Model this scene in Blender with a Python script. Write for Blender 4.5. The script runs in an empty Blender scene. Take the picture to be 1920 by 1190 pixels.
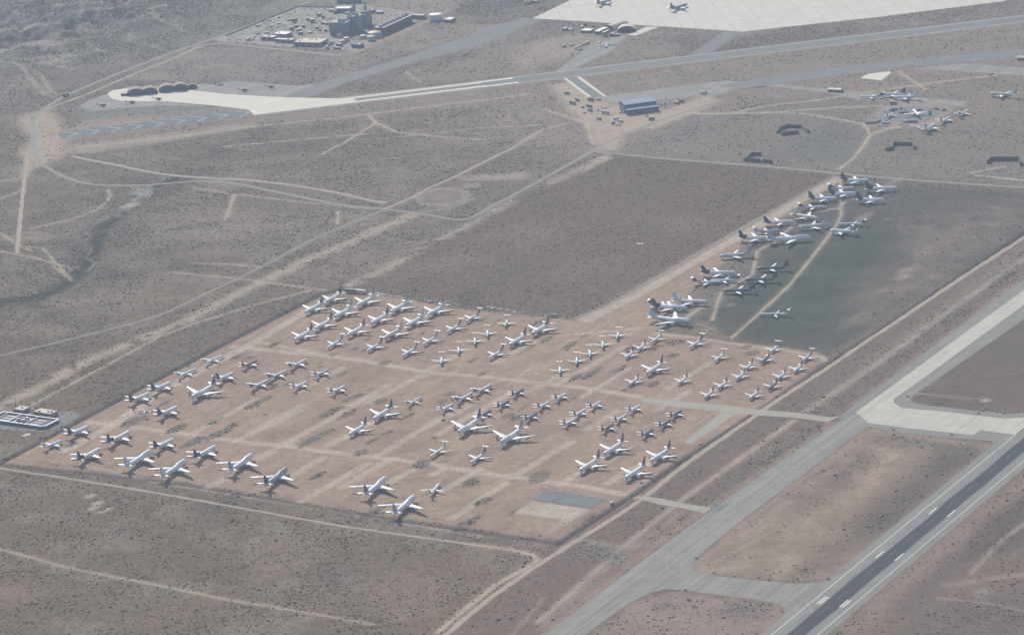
import bpy, math, random
import numpy as np
from mathutils import Vector, Matrix
from mathutils.geometry import tessellate_polygon
random.seed(7)
scn = bpy.context.scene
# ------------------------------------------------------------------ camera
F_PX, PITCH, ROLL, CAM_H, TH = 6701.14, math.radians(16.94286), math.radians(-3.55483), 1479.92, math.radians(59.0443)
OY = 4857.93
cr, sr, cp, sp = math.cos(ROLL), math.sin(ROLL), math.cos(PITCH), math.sin(PITCH)
cd = bpy.data.cameras.new("camera"); cam = bpy.data.objects.new("camera", cd)
scn.collection.objects.link(cam); scn.camera = cam
cd.sensor_width = 36.0; cd.lens = F_PX * 36.0 / 1920.0
cd.clip_start = 5.0; cd.clip_end = 60000.0
R = Vector((cr, sr*sp, sr*cp)); U = Vector((-sr, cr*sp, cr*cp)); Fw = Vector((0, cp, -sp))
cam.matrix_world = Matrix(((R.x, U.x, -Fw.x, 0), (R.y, U.y, -Fw.y, -OY), (R.z, U.z, -Fw.z, CAM_H), (0, 0, 0, 1)))
# ------------------------------------------------------------------ world, sun, exposure
SUN_EL, SUN_AZ = math.radians(35.0), math.radians(-17.0)     # azimuth from +Y towards +X
w = bpy.data.worlds.new("World"); scn.world = w; w.use_nodes = True
wt = w.node_tree; sky = wt.nodes.new("ShaderNodeTexSky"); sky.sky_type = 'NISHITA'
sky.sun_disc = False; sky.sun_elevation = SUN_EL; sky.sun_rotation = SUN_AZ
sky.dust_density = 2.0; sky.altitude = 900
wt.links.new(sky.outputs[0], wt.nodes["Background"].inputs[0])
wt.nodes["Background"].inputs[1].default_value = 0.105
sd = bpy.data.lights.new("sun", 'SUN'); sd.energy = 4.7; sd.angle = math.radians(0.53); sd.color = (1.0, 0.935, 0.835)
so = bpy.data.objects.new("sun", sd); scn.collection.objects.link(so)
to_sun = Vector((math.sin(SUN_AZ)*math.cos(SUN_EL), math.cos(SUN_AZ)*math.cos(SUN_EL), math.sin(SUN_EL)))
so.rotation_euler = (-to_sun).to_track_quat('-Z', 'Y').to_euler(); so.location = to_sun * 900
scn.view_settings.view_transform = 'Standard'; scn.view_settings.look = 'None'
scn.view_settings.exposure = 0.14; scn.view_settings.gamma = 1.0
scn.cycles.volume_bounces = 1
# ------------------------------------------------------------------ helpers
C = scn.collection
def G(px, py, z=0.0):
    """ground point (at height z) seen at pixel px,py of the 1920-wide photograph"""
    x = (px-960)/F_PX; y = -(py-595)/F_PX
    x, y = cr*x - sr*y, sr*x + cr*y
    d = (x, cp + y*sp, -sp + y*cp)
    t = (CAM_H - z)/-d[2]
    return Vector((d[0]*t, d[1]*t - OY, z))
A_DIR = Vector((math.cos(TH), math.sin(TH), 0)); B_DIR = Vector((math.sin(TH), -math.cos(TH), 0))
def kind(o, k='structure'): o['kind'] = k; return o
def tag(o, label, cat, group=None):
    o['label'] = label; o['category'] = cat
    if group: o['group'] = group
    return o
def link(name, me, parent=None, loc=None):
    o = bpy.data.objects.new(name, me); C.objects.link(o)
    if parent is not None: o.parent = parent
    if loc is not None: o.location = loc
    return o
def empty(name, loc, rz=0):
    o = link(name, None, None, loc); o.rotation_euler = (0, 0, rz); o.empty_display_size = 2; return o
def mesh_from(name, verts, faces, mat=None, smooth=False):
    me = bpy.data.meshes.new(name); me.from_pydata([tuple(v) for v in verts], [], faces)
    if mat: me.materials.append(mat)
    if smooth: me.polygons.foreach_set('use_smooth', [True]*len(me.polygons))
    me.update(); return me
class MB:
    """collects shapes into one mesh"""
    def __init__(s): s.v = []; s.f = []
    def add(s, vs, fs):
        n = len(s.v); s.v += [tuple(v) for v in vs]; s.f += [tuple(i+n for i in f) for f in fs]
    def box(s, c, d, rz=0, top=1.0):
        """box centred at c with full size d; top scales the upper face"""
        cz, sz = math.cos(rz), math.sin(rz); vs = []
        for k in (-1, 1):
            q = 1.0 if k < 0 else top
            for i, j in ((-1, -1), (1, -1), (1, 1), (-1, 1)):
                x, y = i*d[0]/2*q, j*d[1]/2*q
                vs.append((c[0]+cz*x-sz*y, c[1]+sz*x+cz*y, c[2]+k*d[2]/2))
        s.add(vs, [(3,2,1,0), (4,5,6,7), (0,1,5,4), (1,2,6,5), (2,3,7,6), (3,0,4,7)])
    def lathe(s, prof, c=(0,0,0), axis='z', n=14, cap=True):
        """prof: list of (position along axis, radius)"""
        vs = []
        for t, r in prof:
            for k in range(n):
                a = 2*math.pi*k/n; u, v = r*math.cos(a), r*math.sin(a)
                p = (u, v, t) if axis == 'z' else (t, u, v) if axis == 'x' else (v, t, u)
                vs.append((c[0]+p[0], c[1]+p[1], c[2]+p[2]))
        fs = []
        for i in range(len(prof)-1):
            for k in range(n):
                a, b = i*n+k, i*n+(k+1) % n
                fs.append((a, b, b+n, a+n))
        if cap: fs += [tuple(reversed(range(n))), tuple(range((len(prof)-1)*n, len(prof)*n))]
        s.add(vs, fs)
    def bar(s, a, b, r, n=6):
        a, b = Vector(a), Vector(b); d = (b-a).normalized(); u = d.orthogonal().normalized(); v = d.cross(u); vs = []
        for p in (a, b):
            for k in range(n):
                t = 2*math.pi*k/n; vs.append(p + u*r*math.cos(t) + v*r*math.sin(t))
        s.add(vs, [(k, (k+1) % n, n+(k+1) % n, n+k) for k in range(n)] + [tuple(reversed(range(n))), tuple(range(n, 2*n))])
    def prism(s, poly, z0, z1):
        n = len(poly); s.add([(p[0], p[1], z0) for p in poly] + [(p[0], p[1], z1) for p in poly],
              [tuple(reversed(range(n))), tuple(range(n, 2*n))] + [(i, (i+1) % n, n+(i+1) % n, n+i) for i in range(n)])
    def build(s, name, mat, parent=None, smooth=False):
        return link(name, mesh_from(name, s.v, s.f, mat, smooth), parent)
# ------------------------------------------------------------------ materials
def mat(name, col, rough=0.6, noise=0.0, scale=1.0, metal=0.0, spec=0.4, detail=4):
    m = bpy.data.materials.new(name); m.use_nodes = True; nt = m.node_tree; b = nt.nodes["Principled BSDF"]
    b.inputs["Roughness"].default_value = rough; b.inputs["Metallic"].default_value = metal
    b.inputs["Specular IOR Level"].default_value = spec
    b.inputs["Base Color"].default_value = (*col, 1)
    if noise:
        tc = nt.nodes.new("ShaderNodeTexCoord"); nz = nt.nodes.new("ShaderNodeTexNoise")
        nz.inputs["Scale"].default_value = scale; nz.inputs["Detail"].default_value = detail; nz.inputs["Roughness"].default_value = 0.65
        mr = nt.nodes.new("ShaderNodeMapRange"); mr.inputs[1].default_value = 0.3; mr.inputs[2].default_value = 0.7
        mr.inputs[3].default_value = 1-noise; mr.inputs[4].default_value = 1+noise
        mx = nt.nodes.new("ShaderNodeVectorMath"); mx.operation = 'SCALE'; mx.inputs[0].default_value = col
        nt.links.new(tc.outputs["Object"], nz.inputs["Vector"]); nt.links.new(nz.outputs["Fac"], mr.inputs[0])
        nt.links.new(mr.outputs[0], mx.inputs["Scale"]); nt.links.new(mx.outputs[0], b.inputs["Base Color"])
    return m
def streak_mat(name, col, rough, amp, along=A_DIR, s_along=0.004, s_across=0.12, mottle=0.12, mscale=0.03, col2=None, joints=None):
    """worn paving: streaks that run along the pavement, blotches, and slab joints"""
    m = bpy.data.materials.new(name); m.use_nodes = True; nt = m.node_tree; b = nt.nodes["Principled BSDF"]
    b.inputs["Roughness"].default_value = rough; b.inputs["Specular IOR Level"].default_value = 0.25
    g = nt.nodes.new("ShaderNodeNewGeometry"); mp = nt.nodes.new("ShaderNodeMapping"); mp.vector_type = 'TEXTURE'
    mp.inputs["Rotation"].default_value = (0, 0, math.atan2(along.y, along.x))
    nt.links.new(g.outputs["Position"], mp.inputs["Vector"])
    sc = nt.nodes.new("ShaderNodeVectorMath"); sc.operation = 'MULTIPLY'; sc.inputs[1].default_value = (s_along, s_across, 0)
    nt.links.new(mp.outputs[0], sc.inputs[0])
    n1 = nt.nodes.new("ShaderNodeTexNoise"); n1.inputs["Scale"].default_value = 1; n1.inputs["Detail"].default_value = 5
    nt.links.new(sc.outputs[0], n1.inputs["Vector"])
    n2 = nt.nodes.new("ShaderNodeTexNoise"); n2.inputs["Scale"].default_value = mscale; n2.inputs["Detail"].default_value = 8; n2.inputs["Roughness"].default_value = 0.7
    nt.links.new(g.outputs["Position"], n2.inputs["Vector"])
    def rng(src, a):
        r = nt.nodes.new("ShaderNodeMapRange"); r.inputs[1].default_value = 0.3; r.inputs[2].default_value = 0.7
        r.inputs[3].default_value = 1-a; r.inputs[4].default_value = 1+a; nt.links.new(src, r.inputs[0]); return r.outputs[0]
    mu = nt.nodes.new("ShaderNodeMath"); mu.operation = 'MULTIPLY'
    nt.links.new(rng(n1.outputs["Fac"], amp), mu.inputs[0]); nt.links.new(rng(n2.outputs["Fac"], mottle), mu.inputs[1])
    last = mu.outputs[0]
    if joints:
        br = nt.nodes.new("ShaderNodeTexBrick"); br.offset = 0; br.inputs["Scale"].default_value = 1.0
        br.inputs["Brick Width"].default_value = joints; br.inputs["Row Height"].default_value = joints; br.inputs["Mortar Size"].default_value = joints*0.035
        br.inputs["Color1"].default_value = (1, 1, 1, 1); br.inputs["Color2"].default_value = (0.93, 0.93, 0.93, 1); br.inputs["Mortar"].default_value = (0.8, 0.8, 0.8, 1)
        nt.links.new(mp.outputs[0], br.inputs["Vector"])
        m2 = nt.nodes.new("ShaderNodeMath"); m2.operation = 'MULTIPLY'; nt.links.new(last, m2.inputs[0]); nt.links.new(br.outputs["Color"], m2.inputs[1]); last = m2.outputs[0]
    v = nt.nodes.new("ShaderNodeVectorMath"); v.operation = 'SCALE'; v.inputs[0].default_value = col
    nt.links.new(last, v.inputs["Scale"]); nt.links.new(v.outputs[0], b.inputs["Base Color"])
    return m
# ------------------------------------------------------------------ numpy noise
def _hash(ix, iy, s):
    h = (ix.astype(np.int64)*374761393 + iy.astype(np.int64)*668265263 + s*1442695041) & 0x7fffffff
    h = ((h ^ (h >> 13))*1274126177) & 0x7fffffff
    return ((h ^ (h >> 16)) & 0xffff)/65535.0
def vnoise(x, y, s=0):
    ix, iy = np.floor(x), np.floor(y); fx, fy = x-ix, y-iy; fx = fx*fx*(3-2*fx); fy = fy*fy*(3-2*fy)
    a, b, c, d = _hash(ix, iy, s), _hash(ix+1, iy, s), _hash(ix, iy+1, s), _hash(ix+1, iy+1, s)
    return (a*(1-fx)+b*fx)*(1-fy) + (c*(1-fx)+d*fx)*fy
def fbm(x, y, sc, s=0, o=4):
    t = 0; a = 0.5; n = 0
    for k in range(o):
        t = t + a*vnoise(x/sc*2**k, y/sc*2**k, s+k*17); n += a; a *= 0.55
    return t/n            # 0..1
# ------------------------------------------------------------------ the ground: one sheet, soil colours painted in, far desert paled to suggest haze
SCRUB = (0.176, 0.131, 0.090); DIRT = (0.330, 0.237, 0.172); TAN = (0.40, 0.315, 0.245); PALE = (0.46, 0.39, 0.31)
GREEN = (0.062, 0.072, 0.050); DRY = (0.215, 0.165, 0.135); RED = (0.27, 0.19, 0.155); GREY = (0.30, 0.28, 0.245); DARK = (0.105, 0.10, 0.088)
NX = 1180; xs = np.linspace(-1330, 1330, NX)
ys = [-1560.0]
while ys[-1] < 3100: ys.append(ys[-1] + (3.6 + max(0, ys[-1]+1500)*0.0011))
ys = np.array(ys); NY = len(ys); X, Y = np.meshgrid(xs, ys)
col = np.empty((NY, NX, 3)); col[:] = SCRUB
scr = np.ones((NY, NX))            # how much it is open desert scrub (bush density, mottling)
wob = (fbm(X, Y, 26, 3, 4)-0.5)*2   # ragged edges
wobb = (fbm(X, Y, 120, 5, 4)-0.5)*2
def W(p): return [G(*q)[:2] for q in p]
def seg_dist(px, py, pts, closed):
    d = np.full(px.shape, 1e9); n = len(pts)
    for i in range(n if closed else n-1):
        (x0, y0), (x1, y1) = pts[i], pts[(i+1) % n]; dx, dy = x1-x0, y1-y0; L = dx*dx+dy*dy+1e-9
        t = np.clip(((px-x0)*dx+(py-y0)*dy)/L, 0, 1)
        d = np.minimum(d, np.hypot(px-x0-t*dx, py-y0-t*dy))
    return d
def inside(px, py, pts):
    c = np.zeros(px.shape, bool); n = len(pts)
    for i in range(n):
        (x0, y0), (x1, y1) = pts[i], pts[(i+1) % n]
        if y0 == y1: continue
        c ^= ((y0 > py) != (y1 > py)) & (px < (x1-x0)*(py-y0)/(y1-y0)+x0)
    return c
def apply(sl, wt_, color, scrub=None, a=1.0):
    wt_ = np.clip(wt_, 0, 1)*a
    if color is not None: col[sl] = col[sl]*(1-wt_[..., None]) + np.array(color)*wt_[..., None]
    if scrub is not None: scr[sl] = scr[sl]*(1-wt_) + scrub*wt_
def window(pts, m):
    x = [p[0] for p in pts]; y = [p[1] for p in pts]
    i0, i1 = np.searchsorted(xs, [min(x)-m, max(x)+m]); j0, j1 = np.searchsorted(ys, [min(y)-m, max(y)+m])
    return np.s_[j0:j1, i0:i1]
def area(p, color, scrub=None, soft=6, rag=5, a=1.0, world=False, big=0):
    pts = p if world else W(p); m = soft*2+rag*2+big+5; sl = window(pts, m); x, y = X[sl], Y[sl]
    if x.size == 0: return
    d = seg_dist(x, y, pts, True); d = np.where(inside(x, y, pts), d, -d) + wob[sl]*rag + wobb[sl]*big
    apply(sl, d/soft*0.5+0.5, color, scrub, a)
def line(p, width, color, scrub=0.0, soft=3, rag=1.5, a=1.0, patchy=0):
    pts = W(p); m = width+soft+rag*2+3; sl = window(pts, m); x, y = X[sl], Y[sl]
    if x.size == 0: return
    d = width/2 - seg_dist(x, y, pts, False) + wob[sl]*rag
    wt_ = d/soft*0.5+0.5
    if patchy: wt_ = np.clip(wt_, 0, 1)*np.clip((fbm(x, y, 30, 31, 3)-0.5+patchy)*5, 0, 1)
    apply(sl, wt_, color, scrub, a)
def blob(px, py, rl, rw, color, scrub=0.6, a=0.8, ang=None, soft=5, rag=6):
    """patch rl x rw metres, long side along the yard's lanes"""
    c = G(px, py); u = A_DIR if ang is None else Vector((math.cos(ang), math.sin(ang), 0)); v = Vector((-u.y, u.x, 0))
    pts = [tuple((c + u*rl*math.cos(t)+v*rw*math.sin(t))[:2]) for t in [k*math.pi/6 for k in range(12)]]
    area(pts, color, scrub, soft, rag, a, world=True)
# broad tone changes of the desert floor, plus painted distance haze
t = fbm(X, Y, 420, 41, 5); col *= (0.74+0.52*t)[..., None]
t2 = fbm(X, Y, 150, 47, 5); k = np.clip((t2-0.54)*6, 0, 1)[..., None]*0.35; col = col*(1-k*1.5)+np.array(DRY)*1.15*k*1.5
k = np.clip((Y+200)/2400, 0, 1)[..., None]*0.8; col = col*(1-k)+col.mean(2, keepdims=True)*np.array((1.42, 1.30, 1.12))*k  # haze veil painted into the colour: floor turns paler and greyer with distance
k = np.clip((fbm(X, Y, 55, 53, 4)-0.53)*6, 0, 1)[..., None]*0.35; col = col*(1-k)+np.array((0.27, 0.23, 0.19))*k
# far left badlands and pale clearings
area([(-60,-60),(-60,112),(60,130),(180,118),(330,92),(430,50),(560,-30)], (0.19, 0.175, 0.15), 1.6, 40, 10)
for q in [(40,60,90,16),(60,90,60,18),(95,108,50,25),(100,115,35,18),(175,57,40,14),(215,55,16,10),(30,64,55,7),(300,140,60,14),(385,95,60,10)]:
    blob(*q, (0.36, 0.31, 0.25), 0.8, 0.6, 0.1, 12, 10)
for p in [[(96,0),(98,14)],[(172,0),(160,18),(150,46)],[(196,0),(190,20),(186,42),(180,46)],[(225,5),(222,18),(208,30)],[(168,84),(185,95),(200,97)],[(0,64),(60,62),(100,40),(180,8)],
          [(66,82),(85,92),(120,88)],[(0,86),(60,84),(105,90)],[(0,115),(35,119),(48,135),(66,158),(83,176),(100,181)],[(62,133),(78,142),(95,172),(110,176)]]:
    line(p, 7, (0.37, 0.32, 0.26), 0.2, 5, 3, 0.8)
# wash: dark brush in a shallow drainage line
wash = [(330,335),(275,352),(250,375),(235,398),(205,418),(188,430),(178,455),(172,482),(160,505),(134,524),(100,545),(67,558),(30,562),(-20,572)]
line(wash, 70, (0.11,0.10,0.078), 2.0, 50, 30, 0.75); rw = random.Random(4)
for k_ in range(15):
    o_ = rw.uniform(-1, 1); wpart = rw.choice([wash, wash[4:], wash[6:], wash[:9]])
    line([(x_+o_*9+rw.uniform(-4,4), y_+o_*5+rw.uniform(-3,3)) for x_, y_ in wpart], rw.uniform(5, 13), (0.05,0.054,0.044) if k_ % 4 else (0.34,0.29,0.22), 2.0 if k_ % 4 else .2, 5, 8, 0.85 if k_ % 4 else .5)
line(wash, 12, (0.04,0.045,0.038), 2.0, 6, 7, 0.95); line(wash[8:], 24, (0.045,0.05,0.042), 2.0, 8, 12, 0.95)
line([(252,352),(262,362),(240,392),(225,400)], 14, (0.37,0.33,0.27), 0.3, 8, 6, 0.8, 0.2); line([(170,462),(162,480),(178,490),(165,505)], 4, PALE, 0.1, 3, 3, 0.7)
area([(248,362),(262,353),(285,347),(283,368),(262,370)], (0.33,0.32,0.29), 0.1, 6, 3, 0.8)
blob(240, 386, 22, 13, (0.42,0.36,0.28), 0.2, 0.8)
for p, wd in [([(150,505),(120,490),(60,470),(0,455)],14),([(178,482),(150,470),(120,440),(90,420),(0,400)],10),([(200,500),(230,520),(300,505),(380,490)],9),([(134,524),(110,510),(60,505),(0,515)],12),([(235,398),(200,380),(150,372),(80,378)],8),([(188,428),(230,440),(330,430),(440,415)],8),([(260,360),(330,345),(420,330),(520,310)],9),([(30,562),(120,600),(200,620)],7)]:
    line(p, wd*1.6, (0.115,0.103,0.08), 1.9, 14, 12, 0.6, 0.2)
for q in [(120,440,50,14),(70,500,40,10),(330,400,60,16),(90,330,60,14),(160,400,40,10),(420,470,60,14),(60,620,70,14),(200,560,70,12),(330,560,60,12),(20,400,30,14),(180,300,60,10),(500,300,60,14),(600,230,60,12),(860,260,60,10),(700,300,50,12),(110,420,25,10),(540,420,50,10)]:
    blob(*q, (0.285,0.235,0.175), 0.6, 0.5, 0.2, 26, 18)
for k_ in range(26):
    px_, py_ = random.uniform(-10, 420), random.uniform(-10, 110)
    line([(px_, py_), (px_+random.uniform(-30,30), py_+random.uniform(8,20)), (px_+random.uniform(-50,50), py_+random.uniform(20,34))], random.uniform(3, 7), (0.36,0.315,0.25) if k_ % 2 else (0.10,0.10,0.085), 1.0 if k_ % 2 == 0 else 0.2, 7, 9, 0.7)
# the empty field, its strip roads
area([(665,538),(1120,290),(1150,288),(1566,330),(1075,596),(860,572)], (0.158,0.117,0.083), 0.8, 4, 1.5, 0.95)
for q in [(840,490,70,35),(1000,440,80,50),(1100,500,60,30),(700,545,90,8),(1290,420,40,50)]: blob(*q, (0.255,0.20,0.155), 0.9, 0.32, None, 30, 20)
for q in [(960,505,30,18),(1230,425,16,14),(900,540,60,20),(1240,350,80,24)]: blob(*q, (0.12,0.105,0.09), 1.0, 0.45, None, 20, 12)
# soils of the big paved airfield area, right
area([(1060,1200),(1290,930),(1490,800),(1600,790),(1930,500),(1930,300),(1540,670),(1440,765),(1060,1012),(820,1200)], (0.178,0.130,0.104), 0.3, 8, 4, 0.9)
area([(1640,800),(1480,910),(1296,1040),(1300,1072),(1450,1090),(1560,1086),(1620,1040),(1860,832),(1800,822)], (0.27,0.20,0.152), 0.12, 6, 3, 0.95)
for p in [[(1390,1000),(1480,935),(1600,850)],[(1420,1040),(1560,930),(1700,840)]]: line(p, 30, (0.43,0.34,0.25), 0.1, 30, 16, 0.7, 0.15)
for p, wd in [([(1640,985),(1760,880),(1800,850)], 34),([(1620,860),(1560,905),(1500,950)], 26),([(1330,1010),(1420,950),(1540,870)], 14),([(1530,1060),(1600,1010)], 20)]:
    line(p, wd, (0.135,0.11,0.09), 0.5, 22, 12, 0.8)
line([(1640,985),(1700,935),(1770,878),(1800,850)], 44, (0.125,0.105,0.085), 0.6, 24, 18, 0.8)
line([(1450,1000),(1520,950),(1570,905)], 30, (0.19,0.145,0.118), 0.3, 24, 16, 0.6); area([(1660,800),(1800,822),(1850,832),(1800,850),(1700,838),(1640,830)], (0.17,0.14,0.115), 1.0, 12, 10, 0.6, big=6)
for q in [(1375,1040,16,8),(1350,1050,20,8),(1440,1072,30,7),(1500,1075,20,5),(1395,1050,10,6),(1690,812,24,5),(1740,815,20,5)]: blob(*q, (0.17,0.155,0.125), 1.6, 0.6, None, 8, 10)
for q in [(1340,1062,20,8),(1380,1060,24,9),(1470,1060,30,8)]: blob(*q, (0.40,0.32,0.24), 0.3, 0.6, None, 12, 12)
line([(1300,1046),(1400,985),(1500,910),(1600,845),(1650,818),(1800,832)], 5, (0.11,0.10,0.08), 1.2, 5, 4, 0.75, 0.12)
area([(1100,1200),(1180,1140),(1280,1110),(1450,1132),(1472,1155),(1420,1200)], (0.275,0.21,0.17), 0.4, 6, 3, 0.95)
blob(1395, 1145, 30, 26, (0.15,0.14,0.12), 1.6, 0.7, None, 14, 12); blob(1245,1135,16,10,(0.15,0.14,0.12),1.5,0.6)
area([(1560,1200),(1730,1042),(1930,882),(1930,1200)], (0.195,0.142,0.114), 0.28, 6, 3, 0.95)
line([(1600,1180),(1740,1055),(1930,900)], 22, (0.30,0.225,0.175), 0.2, 14, 5, 0.8)
area([(1800,1050),(1860,980),(1930,935),(1930,1010)], (0.105,0.088,0.074), 0.5, 18, 12, 0.85)
line([(1700,1130),(1790,1060),(1870,985),(1930,930)], 26, (0.125,0.10,0.084), 0.4, 24, 14, 0.7); area([(1660,1200),(1760,1130),(1930,1110),(1930,1200)], (0.15,0.118,0.096), 1.3, 24, 14, 0.8)
line([(1820,1075),(1880,1010),(1930,975)], 5, TAN, 0.1, 4, 2, 0.7); line([(1780,1095),(1860,1085),(1930,1075)], 12, (0.32,0.25,0.19), 0.2, 8, 6, 0.8)
blob(1842,1110,16,8,(0.30,0.28,0.24),1.4,0.5); line([(1760,1120),(1850,1130),(1930,1146)], 3, TAN, 0.1, 3, 1, 0.6)
area([(1700,750),(1760,690),(1860,610),(1930,560),(1930,765),(1800,768)], (0.145,0.113,0.094), 0.15, 8, 3, 0.95)
line([(1700,745),(1765,690),(1850,618),(1930,562)], 16, (0.33,0.255,0.20), 0.1, 8, 3, 0.85)
line([(1716,745),(1775,696),(1860,628)], 5, (0.12,0.115,0.10), 1.5, 5, 4, 0.8, 0.2)
line([(1715,737),(1800,745),(1845,748)], 4, TAN, 0.1, 3, 1, 0.7); blob(1846,751,7,4,(0.55,0.52,0.48),0,0.9); blob(1760,755,30,10,DARK,1.3,0.6)
area([(1860,905),(1800,960),(1740,1030)],(0.2,0.16,0.13))
# strips between the yard ditch and the taxiway
line([(1010,1165),(1150,1040),(1287,930),(1380,865),(1488,788)], 9, TAN, 0.1, 4, 1.5, 0.85); line([(1512,771),(1640,685),(1767,592),(1925,480)], 11, (0.37,0.31,0.26), 0.1, 4, 1.5, 0.85)
line([(1300,955),(1400,885),(1540,800)], 22, (0.14,0.125,0.108), 1.5, 10, 8, 0.75, 0.25)
line([(1522,775),(1570,745),(1640,700),(1720,640),(1930,480)], 16, (0.15,0.14,0.12), 1.6, 12, 8, 0.7, 0.2)
line([(1540,760),(1640,672),(1760,585),(1930,455)], 10, (0.30,0.235,0.175), 0.3, 8, 4, 0.6)
line([(1440,1000),(1300,1075)], 2, TAN); line([(1290,950),(1120,1080),(1010,1180)], 10, (0.33,0.26,0.2), 0.3, 8, 4, 0.7)
line([(1090,1012),(1180,1028)], 9, (0.34,0.30,0.24), 0.4, 6, 4, 0.7); area([(1100,1022),(1185,1030),(1160,1060),(1110,1050)], (0.17,0.16,0.135), 1.9, 8, 6, 0.7)
line([(1020,1120),(960,1190)], 6, RED, 0.3)
# green weedy field, upper right
area([(1608,343),(1930,364),(1930,438),(1545,668),(1490,652),(1375,636),(1330,602),(1300,606),(1260,622),(1225,612),(1300,560),(1400,470),(1480,410),(1550,370)], (0.095,0.090,0.073), 0.22, 8, 4, 0.95)
area([(1600,352),(1760,360),(1900,372),(1800,420),(1640,400)],(0.115,0.10,0.082),0.3,20,16,0.7); area([(1440,500),(1560,420),(1660,420),(1760,440),(1640,560),(1520,652),(1400,632),(1350,590)], GREEN, 0.06, 40, 22, 0.75)
area([(1330,575),(1420,520),(1440,560),(1380,630),(1340,600)], (0.065,0.07,0.055), 0.1, 20, 10, 0.6)
area([(1690,420),(1930,372),(1930,440),(1760,545),(1640,600),(1600,560),(1690,480)], (0.19,0.148,0.122), 0.3, 40, 26, 0.75)
area([(1230,600),(1260,560),(1340,500),(1400,460),(1420,500),(1360,560),(1300,600)], (0.20,0.165,0.13), 0.3, 14, 10, 0.7)
[blob(x_, y_, a_, b_, (0.33,0.26,0.20), 0.3, 0.6, None, 6, 12) for x_, y_, a_, b_ in [(1700,505,30,8),(1720,488,20,6),(1690,520,18,6),(1735,470,24,7),(1745,520,14,5),(1665,540,20,5),(1780,455,22,7),(1630,400,16,6),(1660,412,12,4)]]; blob(1620,408,20,9,(0.31,0.26,0.19),0.3,0.6); blob(1670,345,60,10,(0.30,0.23,0.18),0.3,0.6); blob(1370,571,8,6,RED,0,0.8)
for q in [(1690,545,26,8),(1740,480,40,12),(1600,600,40,8),(1790,440,50,10)]: blob(*q, (0.24,0.185,0.15), 0.3, 0.5, None, 12, 12)
# ---- the storage yard
YARD = [(4,868),(250,738),(420,650),(603,557),(640,545),(720,553),(850,578),(1075,599),(1160,558),(1380,432),(1562,329),(1580,338),(1480,400),(1390,465),(1300,540),(1235,610),(1240,628),(1360,640),(1490,655),(1535,660),(1550,672),(1430,762),(1290,852),(1180,930),(1062,1012),(960,1002),(600,946),(300,897)]
area(YARD, DIRT, 0.03, 5, 2.5, 1.0)
sl = window(W(YARD), 20); ins = inside(X[sl], Y[sl], W(YARD))
ka = X[sl]*B_DIR.x + Y[sl]*B_DIR.y; kb = X[sl]*A_DIR.x + Y[sl]*A_DIR.y     # across / along the lanes
band = fbm(ka*1.0, kb*0.16, 22, 61, 4); f = np.where(ins, (0.84+0.32*band), 1.0); col[sl] *= f[..., None]
kk = np.where(ins, np.clip((fbm(ka, kb*0.3, 60, 67, 4)-0.5)*5, 0, 1)*0.45, 0)[..., None]; col[sl] = col[sl]*(1-kk)+np.array(RED)*1.12*kk
for q in [(820,862,34,17),(900,848,36,15),(985,888,34,15),(1018,862,30,14),(1120,898,30,13),(855,905,36,17),(792,893,34,18),(905,938,36,15),(1180,852,26,12),(1240,802,36,14),(1275,838,34,12),(1150,818,30,12),(1090,803,30,12),(1022,808,34,14),(1320,792,30,10),(1232,775,34,9),(700,905,36,14),(640,882,30,14),(1135,942,26,8),(1050,995,60,10),(1290,765,30,7),
    (730,820,34,13),(780,835,30,12),(560,800,34,12),(610,788,36,9),(515,812,28,10),(455,790,34,9),(690,790,28,10),(880,790,30,10),(760,770,30,9),(650,720,36,9),(710,700,40,9),(830,700,30,7),(935,725,36,10),(1080,735,30,9),(1170,740,30,7)]:
    blob(q[0], q[1], q[2]*1.1, q[3]*1.1, (0.262,0.188,0.146), 0.06, 0.65, None, 4, 9)
for _ in range(70):      # faint tow tracks and scrapes
    cx, cy = random.uniform(150, 1420), random.uniform(590, 960); g_ = G(cx, cy)
    if not inside(np.array([g_.x]), np.array([g_.y]), W(YARD))[0]: continue
    dx = random.uniform(30, 90); sl_ = random.uniform(-.75, -.35) if random.random() < .75 else random.uniform(.05, .2)
    line([(cx-dx/2, cy-sl_*dx/2), (cx+random.uniform(-4,4), cy+random.uniform(-3,3)), (cx+dx/2, cy+sl_*dx/2)], random.uniform(2, 4), random.choice([(0.27,0.195,0.15),(0.42,0.34,0.265),(0.29,0.22,0.17)]), 0.03, 2, 2, 0.6)
LANE = (0.455,0.375,0.30)
for p, wd in [([(440,650),(540,660),(620,667),(720,683),(800,697),(900,706),(1000,716),(1100,728),(1200,744)],13),([(170,792),(215,796),(330,811),(440,826),(540,836),(640,850),(700,857),(800,868),(900,886),(1000,899),(1100,913),(1190,930)],13),
    ([(590,574),(480,640),(300,735),(215,796),(120,845)],16),([(480,640),(620,667)],8),([(1100,600),(1180,560),(1390,440),(1560,340)],22),([(1230,625),(1300,632),(1400,648),(1480,658),(1540,668),(1545,676)],9),([(1040,630),(1240,612)],8),
    ([(1180,690),(1090,745)],8),([(150,870),(300,905),(600,952),(900,1005)],5)]: line(p, wd, LANE, 0, 2.6, 1.6, 0.85)
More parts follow.
